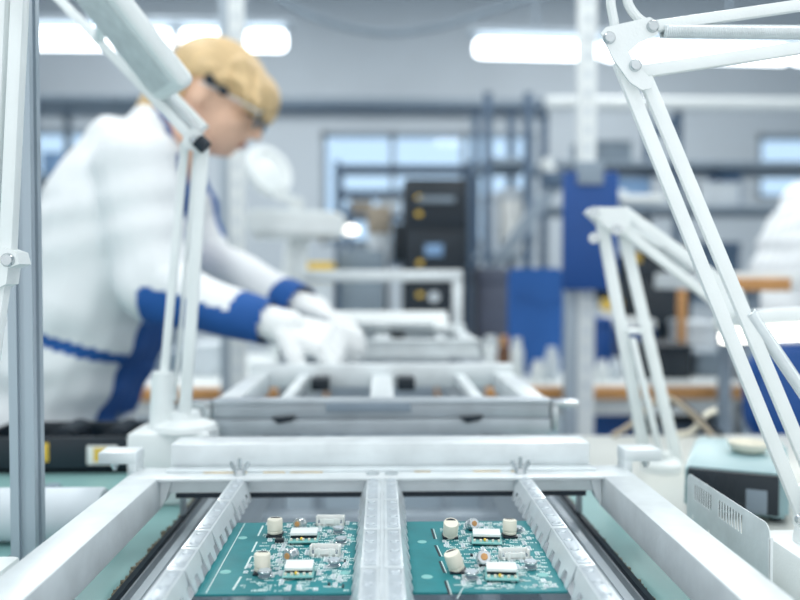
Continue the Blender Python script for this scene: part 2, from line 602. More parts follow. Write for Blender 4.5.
def carrier_main():
    t = thing('board_carrier', (0, 0.5, ZP), 'nearest open aluminium carrier frame holding two teal circuit boards', 'board carrier')
    XI, XO = 0.2015, 0.232
    for s in (-1, 1):
        b = nb(); box2(b, (s * XI, 0.10, ZT - 0.0305), (s * XO, 0.735, ZT), 0.0012); obj('side_rail', b, M['alu'], t)
        # L bracket at the end of the rail, with its screw
        b = nb()
        cx = s * 0.236
        box2(b, (cx - s * 0.0075, 0.7425, ZT - 0.004), (cx - s * 0.0005, 0.7675, ZT + 0.009), 0.001)
        box2(b, (cx - s * 0.008, 0.742, ZT + 0.0075), (cx + s * 0.027, 0.768, ZT + 0.0185), 0.001)
        br = obj('end_bracket', b, M['alu'], t)
        b = nb(); cyl(b, (cx + s * 0.015, 0.752, ZT + 0.003), (cx + s * 0.015, 0.752, ZT + 0.008), 0.0035, seg=10)
        cyl(b, (cx + s * 0.015, 0.752, ZT + 0.000), (cx + s * 0.015, 0.752, ZT + 0.003), 0.0022, seg=10)
        obj('screw', b, M['steel'], br)
        # corner foot that stands on the conveyor
        for y in (0.752, 0.14):
            b = nb(); box2(b, (s * 0.1965, y + 0.022, ZP + 0.0045), (s * 0.1915, y + 0.030, ZT - 0.0155), 0.001)
            obj('corner_foot', b, M['alu_dark'], t)
            b = nb()
            y2 = 0.722 if y > 0.5 else y
            prism(b, [(s * 0.2012, y2 + 0.002, ZT - 0.003), (s * 0.1905, y2 + 0.002, ZT - 0.003), (s * 0.1965, y2 + 0.002, ZT - 0.022), (s * 0.2012, y2 + 0.002, ZT - 0.028)], (0, 0.014, 0))
            obj('gusset', b, M['alu'], t)
    # far crossbar: ledge, lip, raised block
    b = nb()
    box2(b, (-0.2315, 0.717, ZT - 0.003), (0.2315, 0.76, ZT), 0.0008)
    box2(b, (-0.2, 0.7265, ZT - 0.0155), (0.2, 0.76, ZT - 0.003), 0.0008)
    cb = obj('crossbar', b, M['alu'], t)
    b = nb(); box2(b, (-0.188, 0.728, ZT - 0.0205), (0.188, 0.745, ZT - 0.0155)); obj('seal_strip', b, M['rubber'], cb, label='dark rubber seal strip')
    b = nb(); box2(b, (-0.2, 0.757, ZT), (0.1985, 0.793, ZT + 0.0228), 0.0016)
    rb = obj('stop_block', b, M['alu'], t)
    b = nb(); box2(b, (-0.2, 0.7385, ZT), (0.2, 0.7565, ZT + 0.0022), 0.0006)
    obj('guide_strip', b, M['alu_strip'], t)
    b = nb()
    for (xa, xb) in ((-.165, -.125), (-.11, -.09), (-.085, -.055), (.03, .045), (.085, .11), (.12, .125)):
        box2(b, (xa, 0.7365, ZT - 0.0001), (xb, 0.7385, ZT + 0.00045))
    obj('rust_stain', b, M['stain'], cb, label='yellowish rust stains')
    for x in (-0.1305, 0.1275):
        wing_nut(t, (x, 0.731, ZT))
    b = nb()
    for x in (-0.0085, 0.0085):
        cyl(b, (x, 0.731, ZT), (x, 0.731, ZT + 0.0012), 0.006, seg=18)
    obj('rivet', b, M['steel'], t)
    # near crossbar, below the frame of the photo
    b = nb(); box2(b, (-0.2, 0.12, ZT - 0.02), (0.2, 0.16, ZT), 0.001); obj('crossbar', b, M['alu'], t)
    # clamp bars
    zc = ZT - 0.0022
    ends = [0.7265 - 0.0, 0.6535, 0.5765, 0.4995, 0.4225, 0.3455, 0.2685]
    for (xo, xi, halves) in ((-0.136, -0.1235, True), (-0.0015, -0.0135, False), (0.0015, 0.0135, False), (0.136, 0.1235, False)):
        s = 1 if xi > xo else -1
        b = nb()
        box2(b, (xo + s * 0.0004, 0.16, zc - 0.009), (xi - s * 0.004, 0.7268, zc - 0.0013), 0.0005)
        cbm = obj('clamp_bar', b, M['alu'], t)
        yy = 0.7262
        lens = [0.0727, 0.077, 0.077, 0.077, 0.077, 0.077] if not halves else [0.0727, 0.077, 0.0400, 0.0385, 0.077, 0.077, 0.077]
        for L in lens:
            finger_strip(cbm, xo, xi, yy, L, zc, 0.0165, 0.0068)
            yy -= L
    b = nb(); box2(b, (-0.0014, 0.16, zc - 0.012), (0.0014, 0.7268, zc + 0.0009), 0.0003); obj('centre_ridge', b, M['alu_strip'], t)
    return t


carrier_main()


def carrier_far(y0, y1, ztop, hgt, label, wx=0.2, slots=True):
    t = thing('board_carrier', (0, (y0 + y1) / 2, ZP), label, 'board carrier')
    for s in (-1, 1):
        b = nb(); box2(b, (s * (wx - 0.03), y0 + 0.025, ztop - 0.03), (s * (wx - 0.003), y1 - 0.025, ztop), 0.0015); obj('side_rail', b, M['alu'], t)
        for y in (y0 + 0.002, y1 - 0.026):
            b = nb(); box2(b, (s * 0.195, y, ZP + 0.0045), (s * 0.15, y + 0.024, ztop - hgt), 0.001); obj('corner_foot', b, M['alu_dark'], t)
        # folded clips at the ends
        b = nb()
        box2(b, (s * (wx + 0.002), y0 + 0.002, ztop - hgt + 0.003), (s * (wx + 0.010), y0 + 0.02, ztop - 0.004), 0.002)
        box2(b, (s * (wx + 0.002), y0 + 0.002, ztop - 0.010), (s * (wx + 0.034), y0 + 0.026, ztop - 0.002), 0.002)
        obj('end_bracket', b, M['steel'], t)
    b = nb()
    box2(b, (-wx, y0, ztop - 0.005), (wx, y0 + 0.026, ztop), 0.001)
    box2(b, (-wx + .002, y0 + 0.005, ztop - hgt * 0.52), (wx - .002, y0 + 0.026, ztop - 0.005), 0.001)
    box2(b, (-wx, y0 + 0.002, ztop - hgt), (wx, y0 + 0.026, ztop - hgt * 0.56), 0.001)
    box2(b, (-wx + .006, y0 + 0.009, ztop - hgt * 0.56), (wx - .006, y0 + 0.026, ztop - hgt * 0.52))
    obj('crossbar', b, M['alu_dark'] if slots else M['alu'], t)
    b = nb(); box2(b, (-wx, y1 - 0.026, ztop - 0.022), (wx, y1, ztop + 0.012), 0.0015); obj('crossbar', b, M['alu'], t)
    if slots:
        b = nb(); box2(b, (-0.066, y0 - 0.0015, ztop - 0.014), (0.034, y0, ztop - 0.003), 0.0004); obj('name_strip', b, M['greymetal'], t, label='grey blank strip on the bar')
        for x in (-0.118, 0.104):
            b = nb(); prism(b, [(x - 0.012, y0 - 0.001, ztop - hgt * 0.50), (x + 0.016, y0 - 0.001, ztop - hgt * 0.46), (x + 0.012, y0 - 0.001, ztop - hgt * 0.58), (x - 0.004, y0 - 0.001, ztop - hgt * 0.66)], (0, 0.006, 0))
            obj('latch', b, M['rubber'], t, label='dark latch in the groove')
    for x, w in ((-0.118, 0.014), (0.0, 0.03), (0.118, 0.014)):
        b = nb(); box2(b, (x - w / 2, y0 + 0.026, ztop - 0.016), (x + w / 2, y1 - 0.026, ztop - 0.003), 0.001); obj('clamp_bar', b, M['alu'], t)
    for x in (-0.09, 0.035):
        b = nb(); box2(b, (x - 0.013, y1 - 0.08, ztop - 0.02), (x + 0.013, y1 - 0.04, ztop - 0.002), 0.002)
        obj('catch', b, M['black'], t, label='black plastic catch')
    return t


carrier_far(0.94, 1.235, 1.06 - 0.145, 0.042, 'empty carrier frame second in line, with latches on a grooved grey bar')
# frame 3 lies on top of the second half of the line
t3 = carrier_far(1.50, 1.80, 1.06 - 0.118, 0.034, 'third carrier frame in line beneath the gloved hands, pale and plain', 0.185, False)
# white cover panel on it
pa, pb = W(352, 309, 1.72), W(446, 332, 1.72)
t = thing('cover_panel', ((pa.x + pb.x) / 2, 1.72, 1.06 - 0.106), 'white lidded cover lying across the third carrier frame', 'cover')
b = nb(); prism(b, [(-0.125, 1.68, 1.06 - 0.106), (-0.125, 1.76, 1.06 - 0.106), (-0.125, 1.76, 1.06 - 0.075), (-0.125, 1.70, 1.06 - 0.082)], (0.265, 0, 0)); obj('lid', b, M['white2'], t)
b = nb(); box2(b, (-0.10, 1.672, 1.06 - 0.104), (0.11, 1.68, 1.06 - 0.096), 0.002); obj('handle', b, M['steel'], t)

# raised open frame standing on edge behind it
t = thing('upright_frame', (0, 1.92, ZP + 0.0045), 'white open frame standing upright on the conveyor in front of the black machine', 'frame')
zt = W(380, 270, 1.92).z
xr = W(462, 300, 1.92).x
b = nb(); box2(b, (-xr, 1.90, zt - 0.027), (xr, 1.93, zt), 0.004); obj('top_rail', b, M['alu'], t)
for s in (-1, 1):
    b = nb(); box2(b, (s * (xr - 0.024), 1.90, ZP + 0.0045), (s * xr, 1.93, zt - 0.027), 0.004); obj('upright', b, M['alu'], t)
b = nb(); box2(b, (-xr + .024, 1.905, ZP + 0.03), (xr - .024, 1.925, ZP + 0.055), 0.003); obj('bottom_rail', b, M['alu'], t)

# ================================================================== CIRCUIT BOARDS
ZPCB = 1.06 - 0.1990


def on_board(px, py):
    return WZ(px, py, ZPCB)


def cap(parent, p, r, h, lean=(0, 0), label='cream electrolytic capacitor'):
    ax = V((lean[0], lean[1], 1)).normalized()
    b = nb(); box(b, p + V((0, 0, 0.0008)), (2.05 * r, 2.05 * r, 0.0018), None, 0.0004)
    base = obj('capacitor', b, M['black'], parent, label='electrolytic capacitor on a black base')
    b = nb(); lathe(b, p + ax * 0.0022, ax, [(r * .93, 0), (r * .98, h * .06), (r * .98, h * .14), (r * .92, h * .18), (r * .92, h * .22), (r, h * .27), (r, h * .93), (r * .94, h), (r * .84, h), (r * .80, h * .985), (0, h * .985)], 32)
    obj('can', b, M['offwhite'], base)
    tp = p + ax * (0.0022 + h * 0.986)
    A = frame_of(V((0, 0, 0)), ax)
    b = nb()
    n = 12
    poly = [tp + A @ V((r * .78 * math.cos(a), r * .78 * math.sin(a), 0)) for a in [R(35 + 110 * k / n) for k in range(n + 1)]]
    prism(b, poly, ax * 0.0003)
    obj('polarity_mark', b, M['black'], base)


def disc(parent, p, r, h):
    b = nb(); lathe(b, p, (0, 0, 1), [(r * .9, 0), (r * .98, h * .08), (r * .98, h * .28), (r * .80, h * .36), (r * .80, h * .66), (r, h * .72), (r, h * .94), (r * .92, h), (0, h)], 28)
    o = obj('inductor', b, M['steel'], parent)
    b = nb(); cyl(b, p + V((0, 0, h)), p + V((0, 0, h + 0.0003)), r * .86, seg=24); obj('cap_disc', b, M['panel'], o)
    b = nb(); cyl(b, p + V((0, 0, h * .35)), p + V((0, 0, h * .68)), r * .815, seg=24); obj('winding', b, M['greyplastic'], o)
    return o


def coil(parent, p, r, L, ax):
    ax = V(ax).normalized()
    c = p + V((0, 0, r * 1.02))
    b = nb()
    lathe(b, c - ax * L / 2, ax, [(r * .62, -0.0002), (r * .9, 0), (r, L * .08), (r, L * .3), (r * .9, L * .34), (r * .9, L * .4), (r, L * .44), (r, L * .9), (r * .88, L), (0, L)], 28)
    o = obj('crystal_can', b, M['steel'], parent)
    b = nb(); cyl(b, c + ax * L / 2, c + ax * (L / 2 + 0.0006), r * .5, r * .45, 20); obj('end_seal', b, M['copper'], o, label='orange seal in the end')
    b = nb(); box(b, c - V((0, 0, r * .9)), (r * 1.2, r * 1.2, r * .3)); obj('foot', b, M['black'], o)


def module(parent, p, w, d, h, rz=0.0, tilt=0.0):
    rot = Euler((0, 0, rz)).to_matrix()
    b = nb(); box(b, p + V((0, 0, 0.0020)), (w, d, 0.0012), rot, 0.0002)
    o = obj('power_module', b, M['padpale'], parent, label='small daughter board with white roof')
    rt = rot @ Euler((tilt, 0, 0)).to_matrix()
    b = nb(); box(b, p + rot @ V((0, d * 0.10, h)), (w * 0.92, d * 0.62, 0.0022), rt, 0.0005); obj('roof_plate', b, M['white2'], o)
    b = nb(); box(b, p + rot @ V((0, d * 0.10, h * 0.62)), (w * 0.88, d * 0.5, h * 0.6), rot); obj('chip', b, M['black'], o)
    b = nb()
    for k in range(5):
        x = -w * .4 + w * .8 * k / 4
        box(b, p + rot @ V((x, -d * 0.36, 0.0034)), (0.0018, 0.0014, 0.0018), rot, 0.0003)
    obj('solder_terminal', b, M['offwhite'], o)
    b = nb(); ball(b, p + rot @ V((-w * .06, -d * .34, 0.0038)), 0.0012, seg=10); obj('solder_dot', b, M['yellow'], o)
    b = nb()
    for sx in (-1, 1):
        for sy in (-1, 1):
            box(b, p + rot @ V((sx * w * .42, sy * d * .42, 0.0008)), (0.0012, 0.0012, 0.0018), rot)
    obj('stand_off', b, M['black'], o)


def connector(parent, p, w, d, h, rz=0.0):
    rot = Euler((0, 0, rz)).to_matrix()
    b = nb()
    t = 0.0009
    box(b, p + rot @ V((0, 0, 0.001)), (w, d, 0.002), rot, 0.0002)
    box(b, p + rot @ V((0, -d / 2 + t / 2, h * .40)), (w * .70, t, h * .8), rot, 0.0002)
    box(b, p + rot @ V((0, d / 2 - t / 2, h * .5)), (w, t, h), rot, 0.0002)
    for s in (-1, 1):
        box(b, p + rot @ V((s * (w / 2 - t / 2), 0, h * .5)), (t, d, h), rot, 0.0002)
        box(b, p + rot @ V((s * (w / 2 - t * .9), -d / 2 + t / 2, h * .58)), (1.8 * t, t, h * 1.16), rot, 0.0002)
        box(b, p + rot @ V((s * w * .20, -d / 2 - t * .3, h * .45)), (w * .10, t, h * .9), rot, 0.0002)
    o = obj('connector', b, M['label'], parent)
    b = nb(); box(b, p + rot @ V((0, 0, 0.0022)), (w - 2 * t, d - 2 * t, 0.0004), rot); obj('socket_floor', b, M['greyplastic'], o)
    b = nb()
    for k in range(7):
        x = -w * .36 + w * .72 * k / 6
        box(b, p + rot @ V((x, 0, h * .4)), (0.0006, 0.0006, h * .7), rot)
        box(b, p + rot @ V((x, -d / 2 - 0.0006, 0.0004)), (0.0008, 0.0014, 0.0008), rot)
    obj('pin', b, M['pad'], o)


def chip(parent, p, w, d, h):
    b = nb(); box(b, p + V((0, 0, h / 2 + 0.0002)), (w, d, h), None, 0.0003)
    o = obj('chip', b, M['black'], parent)
    b = nb()
    for k in range(3):
        for s in (-1, 1):
            box(b, p + V((-w * .35 + w * .35 * k, s * (d / 2 + .0005), 0.0004)), (w * .12, 0.0012, 0.0006))
    obj('lead', b, M['pad'], o)


def print_marks(parent, x0, x1, y0, y1, avoid, n_cluster, seedv):
    rnd = random.Random(seedv)
    b = nb(); b2 = nb(); b3 = nb()
    z = ZPCB
    for _ in range(n_cluster):
        cx, cy = rnd.uniform(x0, x1), rnd.uniform(y0, y1)
        kind = rnd.random()
        if kind < 0.58:      # lettering: a run of tiny ticks
            n = rnd.randint(3, 7)
            for k in range(n):
                if rnd.random() < .85:
                    box(b, (cx + k * 0.00125, cy, z + 0.00008), (0.0008, rnd.choice((.0016, .0022, .0012)), 0.0002))
        elif kind < 0.84:    # pairs of solder pads with a chip component
            for k in range(rnd.randint(1, 4)):
                yy = cy + k * 0.0024
                box(b2, (cx - .0011, yy, z + .0003), (.0009, .0013, .0006))
                box(b2, (cx + .0011, yy, z + .0003), (.0009, .0013, .0006))
                box(b3, (cx, yy, z + .0004), (.0013, .0011, .0008))
        else:                # bundles of traces
            n = rnd.randint(2, 5)
            for k in range(n):
                L = rnd.uniform(.003, .007)
                box(b, (cx + k * .0011, cy + L * .1 * k, z + .00006), (.0004, L, .00014), (0, 0, rnd.choice((0, 0, .5))))
    o = obj('silkscreen_print', b, M['silk'], parent, smooth=False); o['kind'] = 'stuff'
    o = obj('solder_pad', b2, M['pad'], parent, smooth=False); o['kind'] = 'stuff'
    o = obj('chip_resistor', b3, M['box'], parent, smooth=False); o['kind'] = 'stuff'


def board_base(x0, x1, y0, y1, label):
    t = thing('circuit_board', ((x0 + x1) / 2, (y0 + y1) / 2, ZPCB - 0.0016), label, 'circuit board')
    b = nb(); box2(b, (x0, y0, ZPCB - 0.0016), (x1, y1, ZPCB), 0.0002); obj('board', b, M['pcb'], t)
    return t


# left board
Y0, Y1 = 0.499, 0.6455
pl = board_base(-0.1178, -0.0192, Y0, Y1, 'left teal circuit board with upright cream capacitors, between left clamp and centre clamp')
q = on_board
cap(pl, q(275, 535.5), 0.0059, 0.0108)
cap(pl, q(262.3, 573), 0.0055, 0.0112)
disc(pl, q(264.8, 577.5), 0.0047, 0.0050)
chip(pl, q(279.5, 542.5), 0.0066, 0.0046, 0.0028)
coil(pl, q(300, 529), 0.0043, 0.0088, (-0.35, -0.75, 0.15))
coil(pl, q(291, 561.5), 0.0045, 0.0090, (-0.45, -0.75, 0.1))
module(pl, q(304, 540.5), 0.0222, 0.0215, 0.0062, 0.02)
module(pl, q(299, 575), 0.0205, 0.0195, 0.0060, 0.0, 0.12)
connector(pl, q(330.5, 524.5), 0.0226, 0.0085, 0.0068, -0.02)
connector(pl, q(325.5, 555), 0.0218, 0.0085, 0.0070, -0.06)
disc(pl, q(338.5, 533), 0.0044, 0.0045)
disc(pl, q(341, 543.5), 0.0044, 0.0045)
disc(pl, q(334.2, 566.5), 0.0046, 0.0050)
b = nb()
box2(b, (-0.1112, Y0 + 0.002, ZPCB), (-0.1106, Y1 - 0.002, ZPCB + 0.00015))
for (xa, ya, xb, yb) in ((263, 526, 258, 536), (257, 542, 252, 552), (251, 557, 245, 569), (241, 577, 233, 590)):
    p0, p1 = q(xa, ya), q(xb, yb)
    bar(b, p0 + V((0, 0, .0001)), p1 + V((0, 0, .0001)), 0.0013, 0.0003, (0, 0, 1))
p0, p1 = q(251, 556.5), q(258, 557); bar(b, p0 + V((0, 0, .0001)), p1 + V((0, 0, .0001)), 0.0012, 0.0003, (0, 0, 1))
obj('printed_line', b, M['silk'], pl, smooth=False)
for (x, y, r) in ((242.5, 538, 0.0035), (225.5, 572, 0.0038), (345, 573, 0.0035), (351, 539, 0.003)):
    b = nb(); cyl(b, q(x, y), q(x, y) + V((0, 0, .0002)), r, seg=20); obj('round_pad', b, M['padpale'], pl)
print_marks(pl, -0.092, -0.024, Y0 + .004, Y1 - .004, None, 420, 3)
for (x, y, w) in ((329, 585, 2), (343, 587, 2), (345, 562, 2)):
    b = nb(); box(b, q(x, y) + V((0, 0, .0007)), (.0012, .0035, .0014)); obj('diode', b, M['black'], pl)

# right board
pr_ = board_base(0.0192, 0.1178, Y0, Y1, 'right teal circuit board with a leaning cream capacitor, between centre clamp and right clamp')
cap(pr_, q(450, 537), 0.0058, 0.0118, (0.03, -0.42))
cap(pr_, q(509.5, 536.5), 0.0054, 0.0105, (0.02, 0.05))
disc(pr_, q(518, 532), 0.0036, 0.0042)
cap(pr_, q(458, 571.5), 0.0056, 0.0122, (-0.34, -0.15))
disc(pr_, q(471.5, 579.5), 0.0047, 0.0056)
coil(pr_, q(472, 530), 0.0044, 0.0086, (0.3, -0.7, 0.35))
coil(pr_, q(483.5, 565.5), 0.0050, 0.0072, (0.05, -0.8, 0.55))
module(pr_, q(486.5, 541.5), 0.0225, 0.0225, 0.0060, -0.10)
module(pr_, q(501.5, 577), 0.0218, 0.0215, 0.0060, -0.10)
connector(pr_, q(514, 558.0), 0.0212, 0.0085, 0.0062, 0.03)
disc(pr_, q(530.5, 569), 0.0045, 0.0056)
b = nb()
for (xa, ya, xb, yb) in ((431.5, 529, 434.5, 539), (435, 545.5, 440, 556.5), (439.5, 561.5, 444.5, 573), (445, 581, 449.5, 595)):
    p0, p1 = q(xa, ya), q(xb, yb)
    bar(b, p0 + V((0, 0, .0001)), p1 + V((0, 0, .0001)), 0.0014, 0.0003, (0, 0, 1))
obj('board_slot', b, M['rubber'], pr_, smooth=False)
b = nb()
for (xa, ya, xb, yb) in ((433.5, 529, 436.5, 539), (437, 545.5, 442, 556.5), (441.5, 561.5, 446.5, 573), (447, 581, 451.5, 595), (463, 588, 457, 599)):
    p0, p1 = q(xa, ya), q(xb, yb)
    bar(b, p0 + V((0, 0, .0001)), p1 + V((0, 0, .0001)), 0.0006, 0.0003, (0, 0, 1))
obj('printed_line', b, M['silk'], pr_, smooth=False)
for (x, y, r) in ((422, 542, 0.0035), (427, 577, 0.0038), (543, 575, 0.0038)):
    b = nb(); cyl(b, q(x, y), q(x, y) + V((0, 0, .0002)), r, seg=20); obj('round_pad', b, M['padpale'], pr_)
print_marks(pr_, 0.046, 0.112, Y0 + .004, Y1 - .004, None, 440, 11)
b = nb(); box(b, q(471.5, 556) + V((0, 0, .0007)), (.0018, .0024, .0014)); obj('diode', b, M['black'], pr_)


# ================================================================== SLOTTED PLATE beside the right rail
def rounded_rect(w, h, r, n=6):
    out = []
    for cx, cy, a0 in ((w / 2 - r, h / 2 - r, 0), (-w / 2 + r, h / 2 - r, 90), (-w / 2 + r, -h / 2 + r, 180), (w / 2 - r, -h / 2 + r, 270)):
        for k in range(n + 1):
            a = R(a0 + 90 * k / n)
            out.append((cx + r * math.cos(a), cy + r * math.sin(a)))
    return out


def plate_with_holes(bm, outline, holes, to3d, thick):
    """flat plate with through holes: fill between outline and hole loops, then thicken"""
    tb = bmesh.new()
    edges = []
    for loop in [outline] + holes:
        vs = [tb.verts.new((x, y, 0)) for x, y in loop]
        for i in range(len(vs)):
            edges.append(tb.edges.new((vs[i], vs[(i + 1) % len(vs)])))
    bmesh.ops.triangle_fill(tb, use_beauty=True, edges=edges, normal=(0, 0, 1))
    ext = bmesh.ops.extrude_face_region(tb, geom=tb.faces[:])
    bmesh.ops.translate(tb, verts=[g for g in ext['geom'] if isinstance(g, bmesh.types.BMVert)], vec=(0, 0, thick))
    mp = {}
    for v in tb.verts:
        mp[v] = bm.verts.new(to3d(v.co))
    for f in tb.faces:
        bm.faces.new([mp[v] for v in f.verts])
    tb.free()


XPL = 0.272
pt = V((XPL, 0.70, ZT + 0.0055))
Lp, Hp = 0.152, 0.0755
TP = 0.0006
t = thing('slotted_plate', (XPL, 0.63, ZM), 'thin white metal plate with two rows of slots standing beside the right rail', 'plate')
holes = []
for k in range(8):
    cx = -Lp / 2 + 0.018 + k * 0.0047
    holes.append([(cx - .0015, Hp / 2 - .020), (cx + .0015, Hp / 2 - .020), (cx + .0015, Hp / 2 - .006), (cx - .0015, Hp / 2 - .006)])
for k in range(9):
    cx = -Lp / 2 + 0.068 + k * 0.0050
    holes.append([(cx - .0015, Hp / 2 - .020), (cx + .0015, Hp / 2 - .020), (cx + .0015, Hp / 2 - .006), (cx - .0015, Hp / 2 - .006)])
for cx, cy in ((-Lp / 2 + 0.014, Hp / 2 - .036), (-Lp / 2 + 0.048, Hp / 2 - .038)):
    holes.append([(cx + .0016 * math.cos(2 * PI * k / 10), cy + .0016 * math.sin(2 * PI * k / 10)) for k in range(10)])
b = nb()
plate_with_holes(b, rounded_rect(Lp, Hp, 0.008), holes, lambda c: V((XPL + c.z, 0.703 - (c.x + Lp / 2), ZM + Hp / 2 + 0.0005 + c.y)), TP)
obj('panel', b, M['alu'], t)
b = nb(); box2(b, (XPL - .0004, 0.703 - Lp, ZM + .008), (XPL + .0030, 0.703 - Lp + .0022, ZM + Hp - .009), .0006); obj('flange', b, M['alu'], t)
b = nb()
for yy in (0.58, 0.66):
    box2(b, (XPL + 0.0006, yy, ZM), (XPL + 0.02, yy + 0.014, ZM + 0.002)); box2(b, (XPL + 0.0006, yy, ZM), (XPL + 0.0038, yy + 0.014, ZM + 0.02))
obj('foot_bracket', b, M['steel'], t)

# ================================================================== SOLDERING STATION (right)
ss0 = W(684, 474, 0.83)
t = thing('soldering_station', (ss0.x + .08, 0.9, ZM), 'pale teal soldering station with dark front behind the slotted plate', 'soldering station')
ang = R(-26)
SR = Euler((0, 0, ang)).to_matrix()
S_ = lambda x, y, z: V((ss0.x, 0.83, ZM)) + SR @ V((x, y, z))
sw, sd_, sh_ = 0.100, 0.150, 0.052
b = nb()
prism(b, [S_(0, 0, .006), S_(0, .006, sh_ - .004), S_(0, .012, sh_), S_(0, sd_, sh_ + .004), S_(0, sd_, .006)], SR @ V((sw, 0, 0)))
bmesh.ops.bevel(b, geom=b.edges[:], offset=0.004, segments=2, affect='EDGES')
obj('housing', b, M['tealbox'], t)
b = nb(); box(b, S_(sw / 2 - .003, .0015, .029), (sw - .013, .006, .040), SR @ Euler((-.1, 0, 0)).to_matrix(), .001); fp = obj('front_panel', b, M['black'], t, label='dark front panel')
b = nb(); box(b, S_(sw - .030, -.0025, .022), (.020, .003, .024), SR @ Euler((-.1, 0, 0)).to_matrix(), .001); obj('screen', b, M['greyplastic'], fp)
for k in range(5):
    b = nb(); box(b, S_(.014 + k * .009, -.0018, .029), (.0015, .003, .032), SR @ Euler((-.1, 0, 0)).to_matrix()); obj('vent_rib', b, M['rubber'], fp)
for xx in (.012, sw - .012):
    for yy in (.018, sd_ - .018):
        b = nb(); cyl(b, S_(xx, yy, 0), S_(xx, yy, .0065), .006, seg=12); obj('rubber_foot', b, M['rubber'], t)
zt = ZM + sh_
pc = V((W(748, 462, 0.88).x, 0.88, zt + 0.0028))
b = nb(); lathe(b, pc, (0, 0, 1), [(0.012, 0), (0.017, 0.002), (0.021, 0.008), (0.0215, 0.011), (0.019, 0.011), (0.015, 0.005), (0, 0.004)], 32)
tag(obj('dish', b, M['offwhite']), 'small round cream dish on top of the teal soldering station', 'dish')


# ================================================================== ARM LAMPS
def lamp_base(t, c, w, d, h, m='white', bev=0.004):
    b = nb(); box2(b, (c.x - w / 2, c.y - d / 2, c.z), (c.x + w / 2, c.y + d / 2, c.z + h), bev)
    return obj('base', b, M[m], t)


def pbar(pa, pb, wpx, dpt, Ya, Yb=None):
    """bar between two spots of the photo at depth Ya (Yb)"""
    Yb = Ya if Yb is None else Yb
    bm = nb()
    a, c = W(pa[0], pa[1], Ya), W(pb[0], pb[1], Yb)
    bar(bm, a, c, wpx * (Ya + Yb) / 2 / F, dpt, (0, 1, 0), 0.0012)
    return bm


def screw(parent, c, r=0.0045, dy=-1):
    b = nb()
    lathe(b, c, (0, dy, 0), [(r, 0), (r, 0.0012), (r * .75, 0.0030), (0, 0.0034)], 16)
    return obj('screw', b, M['steel'], parent)


# --- lamp A: near right lamp
YA = 0.62
t = thing('arm_lamp', (W(812, 600, YA).x, YA, ZM), 'nearest white spring arm lamp on the right, its twin bars crossing the view', 'lamp')
cb_ = V((W(815, 600, YA).x, YA, ZM))
bs = lamp_base(t, cb_, 0.062, 0.07, 0.040)
b = nb(); cyl(b, cb_ + V((0, 0, 0.040)), cb_ + V((0, 0, 0.052)), 0.017, 0.015, 24); box2(b, (cb_.x - .014, YA - .012, cb_.z + .050), (cb_.x + .016, YA + .012, cb_.z + .085), 0.003); obj('swivel', b, M['white'], t)
screw(t, W(800, 519, YA - 0.0125))
for (pa, pb, dy) in (((805, 522), (619, 62), -0.006), ((831, 522), (645, 78), 0.006)):
    a_, c_ = W(pa[0], pa[1], YA), W(pb[0], pb[1], YA)
    bm = nb(); bar(bm, a_, c_, 13.5 * YA / F, 0.006, (0, 1, 0), 0.0008); obj('lower_bar', bm, M['white'], t)
# joint plates front and back
pl2 = [(601, 33), (606, 27), (650, 17), (658, 22), (658, 34), (640, 42), (629, 52), (634, 62), (641, 68), (652, 80), (652, 88), (642, 90), (630, 82), (614, 60)]
for yy, lab in ((YA - 0.0105, 0), (YA + 0.0085, 1)):
    b = nb(); prism(b, [W(x, y, yy) for x, y in pl2], (0, 0.002, 0)); obj('joint_plate', b, M['white'], t)
for (x, y) in ((609, 38), (652.5, 26.5), (635, 65.5)):
    p = W(x, y, YA - 0.0105)
    screw(t, p, 0.0048)
for (pa, pb, w) in (((652, 27), (880, -6), 11), ((640, 72), (880, 36), 12.5)):
    a_, c_ = W(pa[0], pa[1], YA), W(pb[0], pb[1], YA)
    bm = nb(); bar(bm, a_, c_, w * YA / F, 0.007, (0, 1, 0), 0.0012); obj('upper_bar', bm, M['white'], t)
b = nb(); helix(b, W(662, 31, YA), W(860, 33, YA), 0.0050, 0.00075, 110, 4, 9); obj('spring', b, M['spring'], t)
b = nb(); tube(b, [W(652, 27, YA), W(662, 31, YA)], 0.0012, 6); tube(b, [W(860, 33, YA), W(878, 10, YA)], 0.0012, 6); obj('spring_hook', b, M['spring'], t)
b = nb(); helix(b, W(749, 312, YA), W(812, 405, YA), 0.0046, 0.00075, 85, 4, 9)
obj('spring', b, M['spring'], t)
b = nb(); tube(b, spline([W(749, 312, YA), W(742, 303, YA), W(735, 300, YA)]), 0.0013, 6); tube(b, spline([W(812, 405, YA), W(822, 450, YA), W(822, 510, YA)]), 0.0013, 6); obj('spring_hook', b, M['spring'], t)
b = nb(); tube(b, spline([W(617, 46, YA), W(614, 22, YA), W(611, -5, YA), W(622, -45, YA), W(680, -70, YA), W(800, -60, YA)]), 0.0036)
tube(b, spline([W(650, 26, YA + .004), W(636, 16, YA + .004), W(627, -2, YA + .004), W(632, -28, YA + .004), W(690, -50, YA + .004), W(800, -45, YA + .004)]), 0.0036); obj('cable', b, M['white2'], t)
b = nb()
hc = W(930, 15, YA)
box2(b, (hc.x - .04, YA - .05, hc.z - .02), (hc.x + .16, YA + .05, hc.z + .02), 0.012); obj('lamp_head', b, M['white'], t)
b = nb(); box2(b, (hc.x - .03, YA - .042, hc.z - .023), (hc.x + .15, YA + .042, hc.z - .019)); obj('diffuser', b, M['diffuser'], t)

